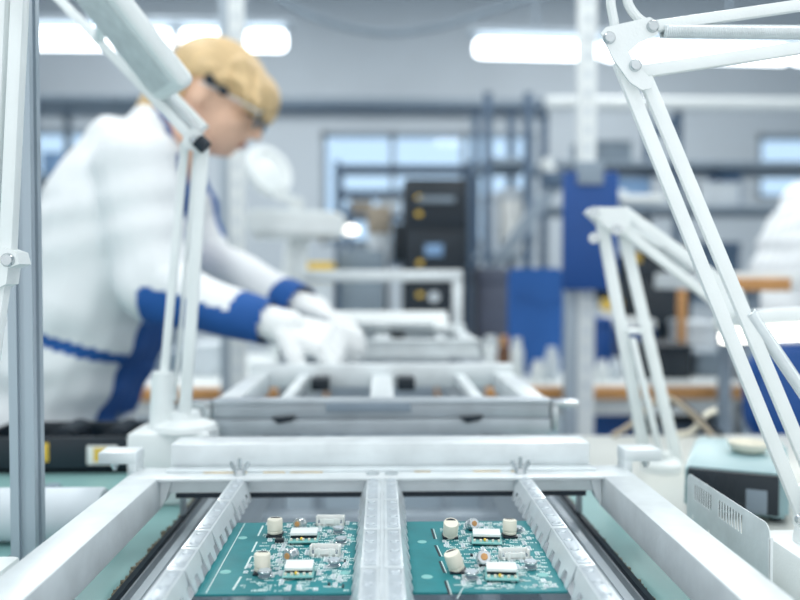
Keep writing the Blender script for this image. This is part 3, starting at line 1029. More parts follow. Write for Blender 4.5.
# --- lamp B: left lamp with slab head
YB_ = 0.90
bx = W(174, 440, YB_).x
t = thing('arm_lamp', (bx, YB_, ZM), 'white magnifier lamp with tilted slab head in front of the worker', 'lamp')
b = nb(); box2(b, (W(134, 440, YB_).x, YB_ - .03, ZM), (W(214, 440, YB_).x, YB_ + .035, W(170, 428, YB_).z), 0.006)
bs = obj('base', b, M['white'], t)
b = nb(); lathe(b, V((W(185, 425, YB_).x, YB_, W(180, 429, YB_).z)), (0, 0, 1), [(0.036, 0), (0.034, 0.006), (0.018, 0.012), (0.016, 0.02)], 24); obj('swivel', b, M['white'], t)
b = nb(); a_, c_ = W(161, 432, YB_), W(163, 372, YB_); cyl(b, a_, c_, 0.0135, 0.012, 20); obj('post_sleeve', b, M['white'], t)
for (pa, pb, w, yy) in (((160, 420), (185, 142), 8, YB_), ((184, 425), (203, 146), 12, YB_ - .012), ((175, 400), (195, 150), 3, YB_ + .016)):
    obj('lower_bar', pbar(pa, pb, w, 0.006, yy), M['white'], t)
b = nb(); cyl(b, W(194, 140, YB_ - .024), W(194, 140, YB_ + .024), 0.012, seg=20); obj('joint', b, M['white'], t)
screw(t, W(194, 140, YB_ - .024), 0.005)
for (pa, pb, w, yy) in (((196, 143), (98, 40), 9, YB_ - .016), ((205, 128), (120, 40), 8, YB_ + .012)):
    a_, c_ = W(pa[0], pa[1], yy), W(pb[0], pb[1], yy + 0.03)
    d_ = (c_ - a_)
    bm = nb(); bar(bm, a_, a_ + d_ * 1.75, w * yy / F, 0.011, (0, 1, 0), 0.001); obj('upper_bar', bm, M['white'], t)
b = nb(); helix(b, W(199, 134, YB_ - .002), W(150, 82, YB_ + .016), 0.006, 0.0012, 26, 5, 10); obj('spring', b, M['spring'], t)
b = nb(); cyl(b, W(198, 140, YB_ - .030), W(206, 148, YB_ - .030), 0.008, seg=18); obj('knob', b, M['rubber'], t, label='dark knob')
# slab head, tipped towards the viewer
e0 = W(177, 93, 0.87)
ax = V((-0.137, -0.087, 0.183)).normalized()
wid = V((0.047, -0.074, 0)).normalized()
nrm = -ax.cross(wid).normalized()           # underside, towards the bench
A = Matrix((wid, -nrm, ax)).transposed()
Ls = 0.26
cc = e0 + ax * (Ls / 2)
b = nb(); box(b, cc, (0.088, 0.020, Ls), A, 0.008, 3); hd = obj('lamp_head', b, M['white'], t)
b = nb(); box(b, cc + nrm * 0.0095, (0.066, 0.003, Ls - 0.026), A, 0.001); obj('diffuser', b, M['diffuser'], hd, label='grey frosted diffuser')
b = nb(); tube(b, [W(99, 41, YB_ + .014) + V((0, 0, 0)), cc - nrm * 0.012 - ax * 0.01], 0.006, 10); obj('neck', b, M['white'], t)

# --- lamp C: bars at the left edge
YC = 0.59
t = thing('arm_lamp', (W(-26, 500, YC).x, YC, ZM), 'white arm lamp cut by the left edge, beside the grey post', 'lamp')
cb_ = V((W(-38, 560, YC).x, YC, ZM))
lamp_base(t, cb_, 0.06, 0.06, 0.035)
b = nb(); cyl(b, cb_ + V((0, 0, 0.035)), cb_ + V((0, 0, 0.06)), 0.014, 0.012, 20); obj('swivel', b, M['white'], t)
for (pa, pb) in (((-47, 520), (-12, 268)), ((-30, 520), (5, 268))):
    obj('lower_bar', pbar(pa, pb, 11, 0.011, YC), M['white'], t)
b = nb(); prism(b, [W(x, y, YC - .010) for x, y in ((-22, 276), (-18, 258), (2, 247), (16, 252), (19, 264), (8, 268), (6, 284), (-6, 290))], (0, 0.020, 0)); obj('joint', b, M['white'], t)
screw(t, W(8, 260, YC - .010), 0.005)
for (pa, pb, w) in (((8, 255), (22, -40), 13), ((-9, 260), (5, -40), 11)):
    obj('upper_bar', pbar(pa, pb, w, 0.011, YC), M['white'], t)
b = nb(); hc = W(20, -60, YC); box2(b, (hc.x - .03, YC - .04, hc.z - .0), (hc.x + .15, YC + .04, hc.z + .03), 0.01); obj('lamp_head', b, M['white'], t)

# --- lamp D: middle right
YD = 1.02
bd = V((W(661, 470, YD).x, YD, ZM))
t = thing('arm_lamp', bd, 'white jointed arm lamp in front of the blue hanging panel, its head lit', 'lamp')
b = nb(); lathe(b, bd, (0, 0, 1), [(0.026, 0), (0.026, 0.010), (0.022, 0.014), (0.013, 0.016), (0.012, 0.024), (0, 0.024)], 28); obj('base', b, M['white'], t)
for (pa, pb, w, yy) in (((647, 466), (600, 214), 11.5, YD), ((678, 466), (622, 226), 11, YD + .01), ((661, 458), (632, 338), 6, YD - .01)):
    obj('lower_bar', pbar(pa, pb, w, 0.009, yy), M['white'], t)
obj('link', pbar((624, 331), (640, 331), 5, 0.02, YD), M['white'], t)
b = nb(); prism(b, [W(x, y, YD - .014) for x, y in ((589, 212), (593, 207), (622, 207), (632, 214), (630, 226), (622, 234), (612, 232), (600, 222))], (0, 0.028, 0)); obj('joint_plate', b, M['white'], t)
for (x, y) in ((594, 212), (594, 238), (617, 230)):
    b = nb(); cyl(b, W(x, y, YD - .02), W(x, y, YD + .02), 0.007, seg=16); obj('pivot', b, M['steel'], t)
for (pa, pb, w) in (((622, 211), (736, 293), 11), ((620, 228), (728, 312), 8.5), ((612, 218), (660, 246), 6)):
    obj('upper_bar', pbar(pa, pb, w, 0.014, YD), M['white'], t)
b = nb(); helix(b, W(628, 222, YD), W(690, 268, YD), 0.007, 0.0014, 26, 5, 10); obj('spring', b, M['spring'], t)
b = nb(); prism(b, [W(x, y, YD - .012) for x, y in ((716, 284), (742, 288), (752, 318), (742, 328), (728, 318))], (0, 0.024, 0)); obj('head_bracket', b, M['white'], t)
b = nb(); bar(b, W(728, 321, YD), W(880, 312, YD), 0.020, 0.11, (0, 1, -0.12), 0.006); hd = obj('lamp_head', b, M['white'], t)
b = nb(); bar(b, W(732, 337, YD), W(878, 329, YD), 0.018, 0.10, (0, 1, -0.12), 0.006); obj('lit_tube', b, M['lamp_spot_lit'], hd, label='glowing lit tube of the lamp head')

# --- lamp E: wide headed lamp behind the hands
YE = 2.42
be = V((W(292, 380, YE).x, YE, ZB))
t = thing('arm_lamp', be, 'white lamp with a broad flat head standing on the long bench beyond the hands', 'lamp')
b = nb(); lathe(b, be, (0, 0, 1), [(0.09, 0), (0.09, 0.015), (0.03, 0.03), (0.03, 0.06), (0, 0.06)], 28); obj('base', b, M['white'], t)
for (pa, pb, w) in (((280, 365), (294, 236), 10), ((298, 365), (304, 236), 9)):
    obj('lower_bar', pbar(pa, pb, w, 0.025, YE), M['white'], t)
b = nb(); prism(b, [W(x, y, YE - .07) for x, y in ((244, 212), (252, 208), (338, 211), (346, 218), (345, 233), (334, 238), (248, 234))], (0, 0.14, 0)); bmesh.ops.bevel(b, geom=b.edges[:], offset=0.01, segments=2, affect='EDGES'); hd = obj('lamp_head', b, M['white'], t)
b = nb(); box2(b, (W(252, 0, YE).x, YE - .06, W(0, 238.5, YE).z), (W(336, 0, YE).x, YE + .06, W(0, 236.5, YE).z)); obj('diffuser', b, M['white2'], hd)
b = nb(); ball(b, W(351, 230, YE), (0.024, 0.02, 0.015)); obj('bright_spot', b, M['lamp_spot_lit'], hd, label='bright glowing spot at the end of the head')  # small glowing ball that makes a bright spot beside the head
obj('upper_bar', pbar((299, 240), (299, 222), 9, 0.03, YE + .02), M['white'], t)

# --- lamp F: round head
YG = 2.75
bg = V((W(236, 380, YG).x + 0.14, YG, ZB))
t = thing('arm_lamp', bg, 'white magnifier with a round tilted head beside the face of the worker', 'lamp')
b = nb(); lathe(b, bg, (0, 0, 1), [(0.1, 0), (0.1, 0.02), (0.03, 0.03), (0.025, 0.06), (0, 0.06)], 28); obj('base', b, M['white'], t)
a_, c_ = bg + V((0, 0, .05)), W(296, 205, YG)
b = nb(); bar(b, a_, c_, 0.035, 0.03, (0, 1, 0), 0.003); obj('lower_bar', b, M['white'], t)
b = nb(); bar(b, c_, W(278, 190, YG), 0.03, 0.03, (0, 1, 0), 0.003); obj('upper_bar', b, M['white'], t)
for (x, y) in ((297, 204), (281, 194)):
    b = nb(); cyl(b, W(x, y, YG - .03), W(x, y, YG + .03), 0.026, seg=18); obj('joint', b, M['white2'], t)
hx = V((0.62, -0.62, 0.35)).normalized()
b = nb(); lathe(b, W(268, 171, YG), hx, [(0.04, -0.03), (0.088, -0.018), (0.092, 0.0), (0.088, 0.016), (0.065, 0.018), (0.062, 0.005), (0, 0.005)], 36); obj('lamp_head', b, M['white'], t)
b = nb(); lathe(b, W(268, 171, YG) + hx * 0.008, hx, [(0.06, 0), (0.05, 0.004), (0, 0.007)], 30); obj('lens_cover', b, M['white'], t)

# ================================================================== GREY FRONT POST (left)
YP = 0.68
x0, x1 = W(13, 300, YP).x, W(37.5, 300, YP).x
t = thing('profile_post', ((x0 + x1) / 2, YP, ZM), 'grey aluminium profile post standing in front at the left edge', 'post')
xm = (x0 + x1) / 2
w = (x1 - x0) / 2
b = nb()
g = 0.003
pr2 = []
for (ux, uy) in ((1, 0), (0, 1), (-1, 0), (0, -1)):
    # one side of the square with a groove in the middle
    vx, vy = -uy, ux
    for (al, dp) in ((-1, 1), (-0.3, 1), (-0.3, 0.7), (0.3, 0.7), (0.3, 1)):
        pr2.append((xm + w * (ux * dp + vx * al), YP + w * (uy * dp + vy * al)))
prism(b, [V((x, y, ZM)) for x, y in pr2], (0, 0, 1.25))
obj('profile', b, M['profile'], t, smooth=False)
b = nb(); box2(b, (xm - .03, YP - .03, ZM), (xm + .028, YP + .03, ZM + 0.004), 0.001); obj('foot_plate', b, M['steel'], t)
b = nb(); box2(b, (xm - w, YP - w, ZM + 1.25), (xm + w, YP + w, ZM + 1.253)); obj('end_cap', b, M['black'], t)

# ================================================================== LEFT BENCH ITEMS
YT = 1.02
x0, x1 = W(-30, 450, YT).x, W(131, 450, YT).x
zt = W(100, 437, YT).z
t = thing('toolbox', ((x0 + x1) / 2, YT + .05, ZM), 'black open toolbox with white and yellow labels on the left bench', 'toolbox')
b = nb()
box2(b, (x0, YT, ZM), (x1, YT + .006, zt), .002); box2(b, (x0, YT + .11, ZM), (x1, YT + .116, zt), .002)
box2(b, (x0, YT, ZM), (x0 + .006, YT + .116, zt), .002); box2(b, (x1 - .006, YT, ZM), (x1, YT + .116, zt), .002)
box2(b, (x0, YT, ZM), (x1, YT + .116, ZM + .006))
obj('body', b, M['black'], t)
b = nb(); box2(b, (W(82, 0, YT).x, YT - .0012, W(0, 465, YT).z), (W(113, 0, YT).x, YT, W(0, 446, YT).z), .0004); lb = obj('label_sticker', b, M['label'], t)
b = nb(); box2(b, (W(89, 0, YT).x, YT - .0018, W(0, 462, YT).z), (W(102, 0, YT).x, YT - .0011, W(0, 448, YT).z)); obj('label_patch', b, M['yellow'], lb)
b = nb(); box2(b, (W(28, 0, YT).x, YT - .0012, W(0, 462, YT).z), (W(43, 0, YT).x, YT, W(0, 443, YT).z), .0004); obj('label_sticker', b, M['yellow'], t, label='yellow sticker')
b = nb(); box2(b, (x0 + .006, YT + .006, ZM + .006), (x1 - .006, YT + .11, ZM + .01)); obj('liner', b, M['rubber'], t)
for i, (pxa, pxb, lab) in enumerate(((48, 80, 'dark grey foam wedge in the black toolbox, on its left'), (102, 130, 'dark grey foam wedge in the black toolbox, beside the lamp base'))):
    xa, xb = W(pxa, 0, YT + .05).x, W(pxb, 0, YT + .05).x
    b = nb(); prism(b, [(xa, YT + .02, ZM + .0101), (xb - .004, YT + .02, ZM + .0101), (xb - .004, YT + .02, zt + .004), ((xa + xb) / 2, YT + .02, zt + .010), (xa + .003, YT + .02, zt + .001)], (0, .07, 0))
    bmesh.ops.bevel(b, geom=b.edges[:], offset=0.003, segments=2, affect='EDGES')
    tag(obj('foam_block', b, M['greymetal' if False else 'rubber']), lab, 'foam block', 'foam blocks in the toolbox')
# white roll
t = thing('white_roll', (W(40, 500, .76).x, .76, ZM), 'thick white roll lying on the left bench behind the grey post', 'roll')
b = nb()
lathe(b, V((W(-45, 500, .76).x, .76, ZM + .025)), (1, 0, 0), [(0.010, 0), (0.023, 0), (0.025, 0.003), (0.025, 0.137), (0.023, 0.14), (0.010, 0.14)], 36); obj('wrap', b, M['box'], t)
b = nb(); cyl(b, V((W(-45, 500, .76).x - .006, .76, ZM + .025)), V((W(-45, 500, .76).x + .150, .76, ZM + .025)), 0.0098, seg=18); obj('core', b, M['cardboard'], t)
# small clip tool behind roll
b = nb(); tube(b, spline([W(40, 482, .93), W(52, 479, .93), W(60, 480, .93)]), 0.004); bm2 = b
o = obj('hand_tool', b, M['greymetal']); tag(o, 'short grey rod lying in front of the black toolbox', 'tool'); o.location.z = ZM
# white bottle at the corner
pb_ = V((W(3, 540, .52).x, .53, ZM))
t = thing('white_jar', pb_, 'rounded white jar at the bottom left corner before the post', 'jar')
b = nb(); lathe(b, pb_, (0, 0, 1), [(0.020, 0), (0.022, 0.003), (0.022, 0.024), (0.018, 0.030), (0.014, 0.031)], 30); obj('body', b, M['white2'], t)
b = nb(); lathe(b, pb_ + V((0, 0, 0.031)), (0, 0, 1), [(0.016, 0), (0.016, 0.007), (0.014, 0.008), (0, 0.008)], 30); obj('lid', b, M['white'], t)


# ================================================================== PEOPLE
def glove(wrist, tip_dir, down, curl, right=True, size=1.0, name_parent=None, mname='glove'):
    """hand with palm, four unequal curled fingers and thumb; tip_dir along the hand, down = palm normal"""
    d = V(tip_dir).normalized()
    n = V(down); n = (n - d * n.dot(d)).normalized()
    sd = d.cross(n)          # across the knuckles
    if not right:
        sd = -sd
    S = size
    b = nb()
    w = V(wrist)
    palm_c = w + d * 0.052 * S
    capsule(b, w - d * 0.02 * S, w + d * 0.03 * S, 0.027 * S, 0.030 * S)
    for k in (-1.5, -0.5, 0.5, 1.5):
        capsule(b, w + d * 0.02 * S + sd * (k * 0.012 * S), w + d * 0.088 * S + sd * (k * 0.020 * S), 0.0155 * S, 0.0138 * S, 12)
    lens = [0.066, 0.078, 0.083, 0.074]
    for i, k in enumerate((1.5, 0.5, -0.5, -1.5)):
        p = w + d * 0.088 * S + sd * (k * 0.020 * S)
        ang = 0
        L = lens[i] * S
        sp = sd * (k * 0.06)
        for j, fr in enumerate((0.45, 0.30, 0.25)):
            ang += curl[j]
            dirv = (d * math.cos(ang) + n * math.sin(ang) + sp).normalized()
            q_ = p + dirv * L * fr
            capsule(b, p, q_, (0.0120 - 0.0010 * j) * S, (0.0114 - 0.0010 * j) * S, 12)
            p = q_
    # thumb from the side of the palm near the wrist
    p = w + d * 0.030 * S - sd * 0.026 * S
    for j, (L, ang, spread) in enumerate(((0.042, 0.45, 0.75), (0.032, 0.65, 0.35), (0.026, 0.8, 0.1))):
        dirv = (d * math.cos(ang) + n * math.sin(ang) - sd * spread).normalized()
        q_ = p + dirv * L * S
        capsule(b, p, q_, (0.0150 - .0015 * j) * S, (0.0138 - .0015 * j) * S, 12)
        p = q_
    return remesh(b, 0.0038 * S, 3, 0.5)


def worker(off, label, detail=True, hairm='hair', group=None):
    off = V(off)
    P = lambda px, py, Y: W(px, py, Y) + off
    yc = 1.56
    foot = P(62, 300, yc); foot.z = 0
    t = thing('person', foot, label, 'person', group)
    fwd0 = V((1, 0, 0))
    hip = P(64, 405, yc); chest = P(122, 222, yc); belly = P(104, 300, yc)
    neck0 = P(172, 140, yc); C = P(219.5, 95, yc)
    a = R(30)
    f_ = V((math.cos(a), 0, -math.sin(a))); u_ = V((math.sin(a), 0, math.cos(a))); s_ = V((0, 1, 0))
    HR = Matrix((f_, s_, u_)).transposed()
    H = lambda f, s, u: C + f_ * f + s_ * s + u_ * u
    sh_n = P(136, 170, 1.40); el_n = P(154, 289, 1.345); wr_n = P(268, 322, 1.275)
    sh_f = P(165, 162, 1.70); el_f = P(205, 262, 1.66); wr_f = P(302, 306, 1.45)
    # ---- body, one surface
    b = nb()
    ball(b, H(-0.008, 0, 0.012), (0.092, 0.074, 0.088), HR)             # cranium
    ball(b, H(0.032, 0, -0.040), (0.056, 0.058, 0.070), HR)             # face
    ball(b, H(0.045, 0, -0.082), (0.030, 0.034, 0.024), HR)             # jaw, chin
    ball(b, H(0.064, 0, -0.088), (0.014, 0.018, 0.012), HR)
    ball(b, H(0.048, 0.035, -0.035), (0.030, 0.024, 0.026), HR); ball(b, H(0.048, -0.035, -0.035), (0.030, 0.024, 0.026), HR)   # cheeks
    capsule(b, H(0.078, 0, 0.0), H(0.102, 0, -0.032), 0.008, 0.0115, 12)  # nose
    ball(b, H(0.086, 0.009, -0.036), 0.008, seg=10); ball(b, H(0.086, -0.009, -0.036), 0.008, seg=10)
    ball(b, H(0.082, 0, -0.058), (0.008, 0.020, 0.0055), HR, 12); ball(b, H(0.078, 0, -0.067), (0.008, 0.017, 0.006), HR, 12)  # lips
    ball(b, H(0.070, 0, 0.012), (0.016, 0.045, 0.012), HR, 14)            # brow
    for s in (-1, 1):
        ball(b, H(-0.012, s * 0.074, -0.020), (0.018, 0.009, 0.030), HR, 14)   # ears
    capsule(b, H(-0.03, 0, -0.055), neck0, 0.050, 0.056)
    capsule(b, neck0, chest, 0.07, 0.09)
    for s in (-1, 1):
        capsule(b, chest + s_ * s * 0.06, belly + s_ * s * 0.05, 0.085, 0.085)
        capsule(b, belly + s_ * s * 0.05, hip + s_ * s * 0.06, 0.085, 0.09)
        hp = hip + s_ * s * 0.085
        kn = V((hip.x + 0.02, hp.y, 0.46)); an = V((hip.x - 0.02, hp.y, 0.09))
        capsule(b, hp, kn, 0.085, 0.055); capsule(b, kn, an, 0.053, 0.036)
        capsule(b, an + V((-.02, 0, -.045)), an + V((0.14, s * 0.02, -.06)), 0.034, 0.026)
    for (sh, el, wr) in ((sh_n, el_n, wr_n), (sh_f, el_f, wr_f)):
        capsule(b, chest.lerp(neck0, 0.6), sh, 0.06, 0.05)
        capsule(b, sh, el, 0.046, 0.038); capsule(b, el, wr, 0.036, 0.024)
    b = remesh(b, 0.0065, 4, 0.5)
    for v in b.verts:            # the soles are flat
        v.co.z = max(v.co.z, 0.004)
    body = obj('body', b, M['skin'], t)
    # ---- face details
    if detail:
        for s in (-1, 1):
            b = nb(); ball(b, H(0.0795, s * 0.030, -0.004), (0.006, 0.012, 0.006), HR, 14); obj('eye', b, M['eye'], t)
            b = nb(); tube(b, spline([H(0.082, s * 0.014, 0.016), H(0.083, s * 0.032, 0.021), H(0.072, s * 0.050, 0.014)]), 0.003, 8); obj('eyebrow', b, M['hair'], t)
        b = nb(); ball(b, H(0.0885, 0, -0.0595), (0.004, 0.018, 0.004), HR, 14); ball(b, H(0.0845, 0, -0.067), (0.004, 0.015, 0.004), HR, 14); obj('lips', b, M['lip'], t)
        # glasses
        g = thing_part = None
        b = nb()
        for s in (-1, 1):
            ring = [H(0.097 + 0.0 * k, s * (0.034 + 0.026 * math.cos(2 * PI * k / 18)), -0.006 + 0.019 * math.sin(2 * PI * k / 18)) for k in range(19)]
            tube(b, ring, 0.0010, 6)
            tube(b, spline([H(0.097, s * 0.060, 0.002), H(0.085, s * 0.072, 0.002), H(0.03, s * 0.078, 0.0), H(-0.02, s * 0.080, -0.004)]), 0.0020, 6)
        tube(b, spline([H(0.097, -0.009, 0.0), H(0.104, 0, 0.003), H(0.097, 0.009, 0.0)]), 0.0016, 6)
        g = obj('glasses', b, M['box'], t)
        b = nb()
        for s in (-1, 1):
            lathe(b, H(0.097, s * 0.034, -0.006), f_, [(0.024, 0), (0.022, 0.001), (0, 0.0015)], 20)
        obj('lens', b, M['clear'], g)
        b = nb()
        ball(b, P(219, 90, yc) + V((0, -0.084, 0)), (0.011, 0.006, 0.010), HR, 14); ball(b, P(232, 101, yc) + V((0, -0.084, 0)), (0.0105, 0.006, 0.0095), HR, 14)
        capsule(b, P(219, 90, yc) + V((0, -0.084, 0)), P(232, 101, yc) + V((0, -0.084, 0)), 0.004)
        obj('temple_clip', b, M['black'], g)
    # ---- hair
    b = nb()
    ball(b, H(-0.012, 0, 0.020), (0.102, 0.084, 0.085), HR, 28)
    rs = random.Random(9)
    for k in range(26):          # strands swept forward from the crown
        s = -1 if k % 2 else 1
        f0 = -0.07 + 0.14 * rs.random()
        capsule(b, H(f0, s * 0.045, 0.085 - 0.25 * abs(f0)), H(f0 + 0.035, s * 0.084, 0.012 + 0.02 * rs.random()), 0.007, 0.006, 8)
    ball(b, H(-0.068, 0, -0.030), (0.046, 0.070, 0.085), HR, 20)
    ball(b, H(0.058, 0, 0.028), (0.054, 0.068, 0.052), HR, 20)
    for k in range(9):
        s = (k - 4) / 4
        capsule(b, H(0.048 - 0.020 * s * s, s * 0.062, 0.060), H(0.104 - 0.034 * s * s, s * 0.070, 0.012 - 0.010 * math.sin(k * 2.3)), 0.021, 0.012, 12)
    capsule(b, H(-0.085, 0, -0.06), H(-0.105, 0, -0.12), 0.045, 0.022)
    b = remesh(b, 0.0045, 2, 0.5)
    for v in b.verts:            # the cut edge above ears and brow
        q_ = HR.transposed() @ (v.co - C)
        u0 = 0.004 + 0.006 * math.sin(q_.x * 260) - 0.16 * max(0, q_.x - 0.05) if q_.x > -0.04 else (-0.2 if q_.x < -0.062 else 0.004 - 0.204 * (-0.04 - q_.x) / 0.022)
        if q_.z < u0:
            v.co = C + HR @ V((q_.x * 0.55, q_.y * 0.55, max(q_.z, -0.02)))
    obj('hair', b, M[hairm], t)
    # ---- trousers and shoes
    b = nb()
    for s in (-1, 1):
        hp = hip + s_ * s * 0.085
        kn = V((hip.x + 0.02, hp.y, 0.46)); an = V((hip.x - 0.02, hp.y, 0.10))
        capsule(b, hp, kn, 0.095, 0.070); capsule(b, kn, an, 0.070, 0.060)
    ball(b, hip, (0.11, 0.15, 0.11))
    obj('trousers', remesh(b, 0.012, 4), M['trousers'], t)
    for s in (-1, 1):
        b = nb()
        an = V((hip.x - 0.02, hip.y + s * 0.085, 0.06))
        capsule(b, an + V((-.03, 0, -.012)), an + V((0.14, s * 0.02, -.022)), 0.046, 0.036)
        b = remesh(b, 0.008, 3)
        for v in b.verts:
            v.co.z = max(v.co.z, 0.0)
        obj('shoe', b, M['white2'], t)
    # ---- coat
    b = nb()
    for s in (-1, -.33, .33, 1):
        capsule(b, chest.lerp(neck0, 0.55) + V((-0.02, 0, 0.005)) + s_ * s * 0.085, chest + s_ * s * 0.10, 0.096, 0.112)
        capsule(b, chest + s_ * s * 0.10, belly + s_ * s * 0.09, 0.114, 0.126)
        capsule(b, belly + s_ * s * 0.09, hip + s_ * s * 0.09, 0.126, 0.108)
        capsule(b, hip + s_ * s * 0.09, V((hip.x - 0.01, hip.y + s * 0.10, 0.52)), 0.108, 0.115)
    capsule(b, neck0 + V((-0.02, 0, 0.0)), chest, 0.060, 0.1)
    for s in (-1, 1):
        capsule(b, P(154, 140, yc) + s_ * s * 0.05, P(150, 176, yc) + s_ * s * 0.10, 0.052, 0.066)
    for (sh, el, wr) in ((sh_n, el_n, wr_n), (sh_f, el_f, wr_f)):
        capsule(b, chest.lerp(neck0, 0.55), sh, 0.085, 0.075)
        capsule(b, sh, el, 0.074, 0.060)
        capsule(b, el, wr, 0.058, 0.036)
    b = remesh(b, 0.0062, 6, 0.5)
    b.normal_update()
    # cut off the closed ends: hem, cuffs
    zhem = 0.50
    bmesh.ops.bisect_plane(b, geom=b.verts[:] + b.edges[:] + b.faces[:], plane_co=(0, 0, zhem), plane_no=(0, 0, -1), clear_outer=True)
    for (el, wr) in ((el_n, wr_n), (el_f, wr_f)):
        d = (wr - el).normalized()
        dead = [v for v in b.verts if (v.co - wr).dot(d) > 0.004 and (v.co - wr).length < 0.09]
        bmesh.ops.delete(b, geom=dead, context='VERTS')
    # blue trim by panel
    pk0, pk1 = P(44, 335, 1.40), P(122, 362, 1.40)
    fd = V((0.86, 0, -0.36)).normalized()
    for fc in b.faces:
        c = fc.calc_center_median()
        n = fc.normal
        blue = False
        # pocket edge
        if n.y < -0.15 and c.y < yc + off.y:
            ab = pk1 - pk0; ab.y = 0
            ac = c - pk0; ac.y = 0
            tt = ac.dot(ab) / ab.dot(ab)
            if 0 < tt < 1 and (ac - ab * tt).length < 0.011:
                blue = True
        # front placket, collar to hem
        dn, df = None, None
        on_arm = False
        for (el, wr, near) in ((el_n, wr_n, True), (el_f, wr_f, False)):
            d = (wr - el); L = d.length; d.normalize()
            tt = (c - el).dot(d)
            rad = (c - el - d * tt)
            if -0.02 < tt < L + 0.03 and rad.length < 0.066:
                if tt > -0.0:
                    on_arm = True
                if tt > L - 0.052:
                    blue = True
                elif near and tt > 0.01 and rad.normalized().dot(V((-0.05, -0.20, -0.95)).normalized()) > 0.05:
                    blue = True
        arm_n = (c - sh_n).dot((el_n - sh_n).normalized())
        if not on_arm:
            lim = 0.965 if c.z < belly.z + 0.08 else 0.62
            if n.dot(fd) > lim and abs(c.y - yc - off.y) < 0.15 and c.z > 0.5:
                blue = True
            if (c - neck0).length < 0.082 and n.dot(V((0.6, 0, 0.75)).normalized()) > 0.1 and n.x > 0.25:
                blue = True
        fc.material_index = 1 if blue else 0
    b.normal_update()
    for v in b.verts:            # soft drag folds
        q_ = v.co - chest
        a1 = q_.x * 38 + q_.z * 52 + 1.5 * math.sin(q_.x * 17 + q_.y * 9)
        a2 = q_.x * -20 + q_.z * 75 + 1.3 * math.sin(q_.z * 21)
        v.co += v.normal * (0.0042 * math.sin(a1) * (0.5 + 0.5 * math.sin(q_.z * 11 + q_.y * 7)) + 0.0022 * math.sin(a2))
    b.normal_update()
    obj('lab_coat', b, [M['cloth'], M['clothblue']], t, label='white work coat with blue cuffs and edging')
    # ---- gloves
    dn = (wr_n - el_n).normalized()
    b = glove(wr_n + dn * 0.006, V((0.97, -0.12, -0.30)), V((0.15, 0.45, -1)), (0.55, 0.75, 0.55), True, 0.98)
    obj('glove', b, M['glove'], t)
    df = (wr_f - el_f).normalized()
    b = glove(wr_f + df * 0.006, V((0.78, -0.52, -0.28)), V((0.2, -0.35, -1)), (0.45, 0.55, 0.45), False, 0.95)
    obj('glove', b, M['glove'], t)
    return t


worker((0, 0, 0), 'blond woman in white and blue coat and white gloves, bending over the conveyor')
worker((1.95, 1.12, 0.02), 'person in a white coat bending forward, cut off by the right edge', True, 'hairdark')

# ================================================================== MID BENCH: POSTS, PANELS, ITEMS
def slotted_upright(px0, px1, Y, ztop, label, holes=True):
    x0, x1 = W(px0, 300, Y).x, W(px1, 300, Y).x
    t = thing('slotted_upright', ((x0 + x1) / 2, Y, 0), label, 'post')
    xm = x0 + (x1 - x0) * 0.42
    b = nb(); box2(b, (x0, Y - .012, 0), (xm, Y + .03, min(ztop, 1.3) if holes else ztop), 0.002); obj('channel', b, M['profile'], t)
    b = nb(); box2(b, (xm, Y - .02, 0), (x1, Y + .02, ztop), 0.002); up = obj('strip', b, M['white2'], t)
    b = nb()
    z = 0.7
    while z < ztop - 0.05:
        box2(b, (xm + (x1 - xm) * .35, Y - .0215, z), (xm + (x1 - xm) * .65, Y - .019, z + 0.022)); z += 0.05
    obj('slot', b, M['box'], up)
    b = nb(); box2(b, (x0 - .02, Y - .04, 0), (x1 + .02, Y + .05, 0.006)); obj('foot_plate', b, M['steel'], t)
    return t


slotted_upright(565, 593, 2.20, 2.05, 'pale slotted upright carrying the blue hanging panel')
slotted_upright(221, 245, 2.20, 2.6, 'pale upright post behind the head of the worker', False)

YH = 2.14
a_, c_ = W(563, 172, YH), W(617, 290, YH)
t = thing('tool_board', ((a_.x + c_.x) / 2, YH, c_.z), 'tall dark blue board clipped to the slotted upright', 'board')
b = nb(); box2(b, (a_.x, YH - .012, c_.z), (c_.x, YH + .012, a_.z), 0.004); obj('sheet', b, M['blue'], t)
b = nb(); box2(b, (W(577, 0, YH).x, YH - .022, W(0, 184, YH).z), (W(603, 0, YH).x, YH + .024, W(0, 160, YH).z), 0.004); obj('clip', b, M['greymetal'], t)
b = nb(); box2(b, (W(575, 0, YH).x, YH + .012, W(0, 230, YH).z), (W(592, 0, YH).x, 2.20 - .02, W(0, 224, YH).z)); obj('hook', b, M['steel'], t)

YJ = 2.52
a_, c_ = W(509, 268, YJ), W(563, 358, YJ)
t = thing('bin_board', ((a_.x + c_.x) / 2, YJ, ZB), 'bright blue board with a folded flap leaning on the bench beside the upright', 'board')
b = nb(); prism(b, [V((((a_.x + c_.x) / 2) + x, YJ, (a_.z + ZB) / 2 + y)) for x, y in rounded_rect(c_.x - a_.x, a_.z - ZB, 0.025)], (0, 0.03, 0)); obj('sheet', b, M['blue2'], t)
xm = (a_.x + c_.x) / 2
b = nb(); prism(b, [(a_.x + .02, YJ - .004, a_.z - .02), (c_.x - .01, YJ - .004, a_.z - .02), (c_.x - .01, YJ - .004, a_.z - .09), (xm + .03, YJ - .004, a_.z - .12), (a_.x + .02, YJ - .004, a_.z - .08)], (0, .004, 0)); obj('flap', b, M['blue2'], t)

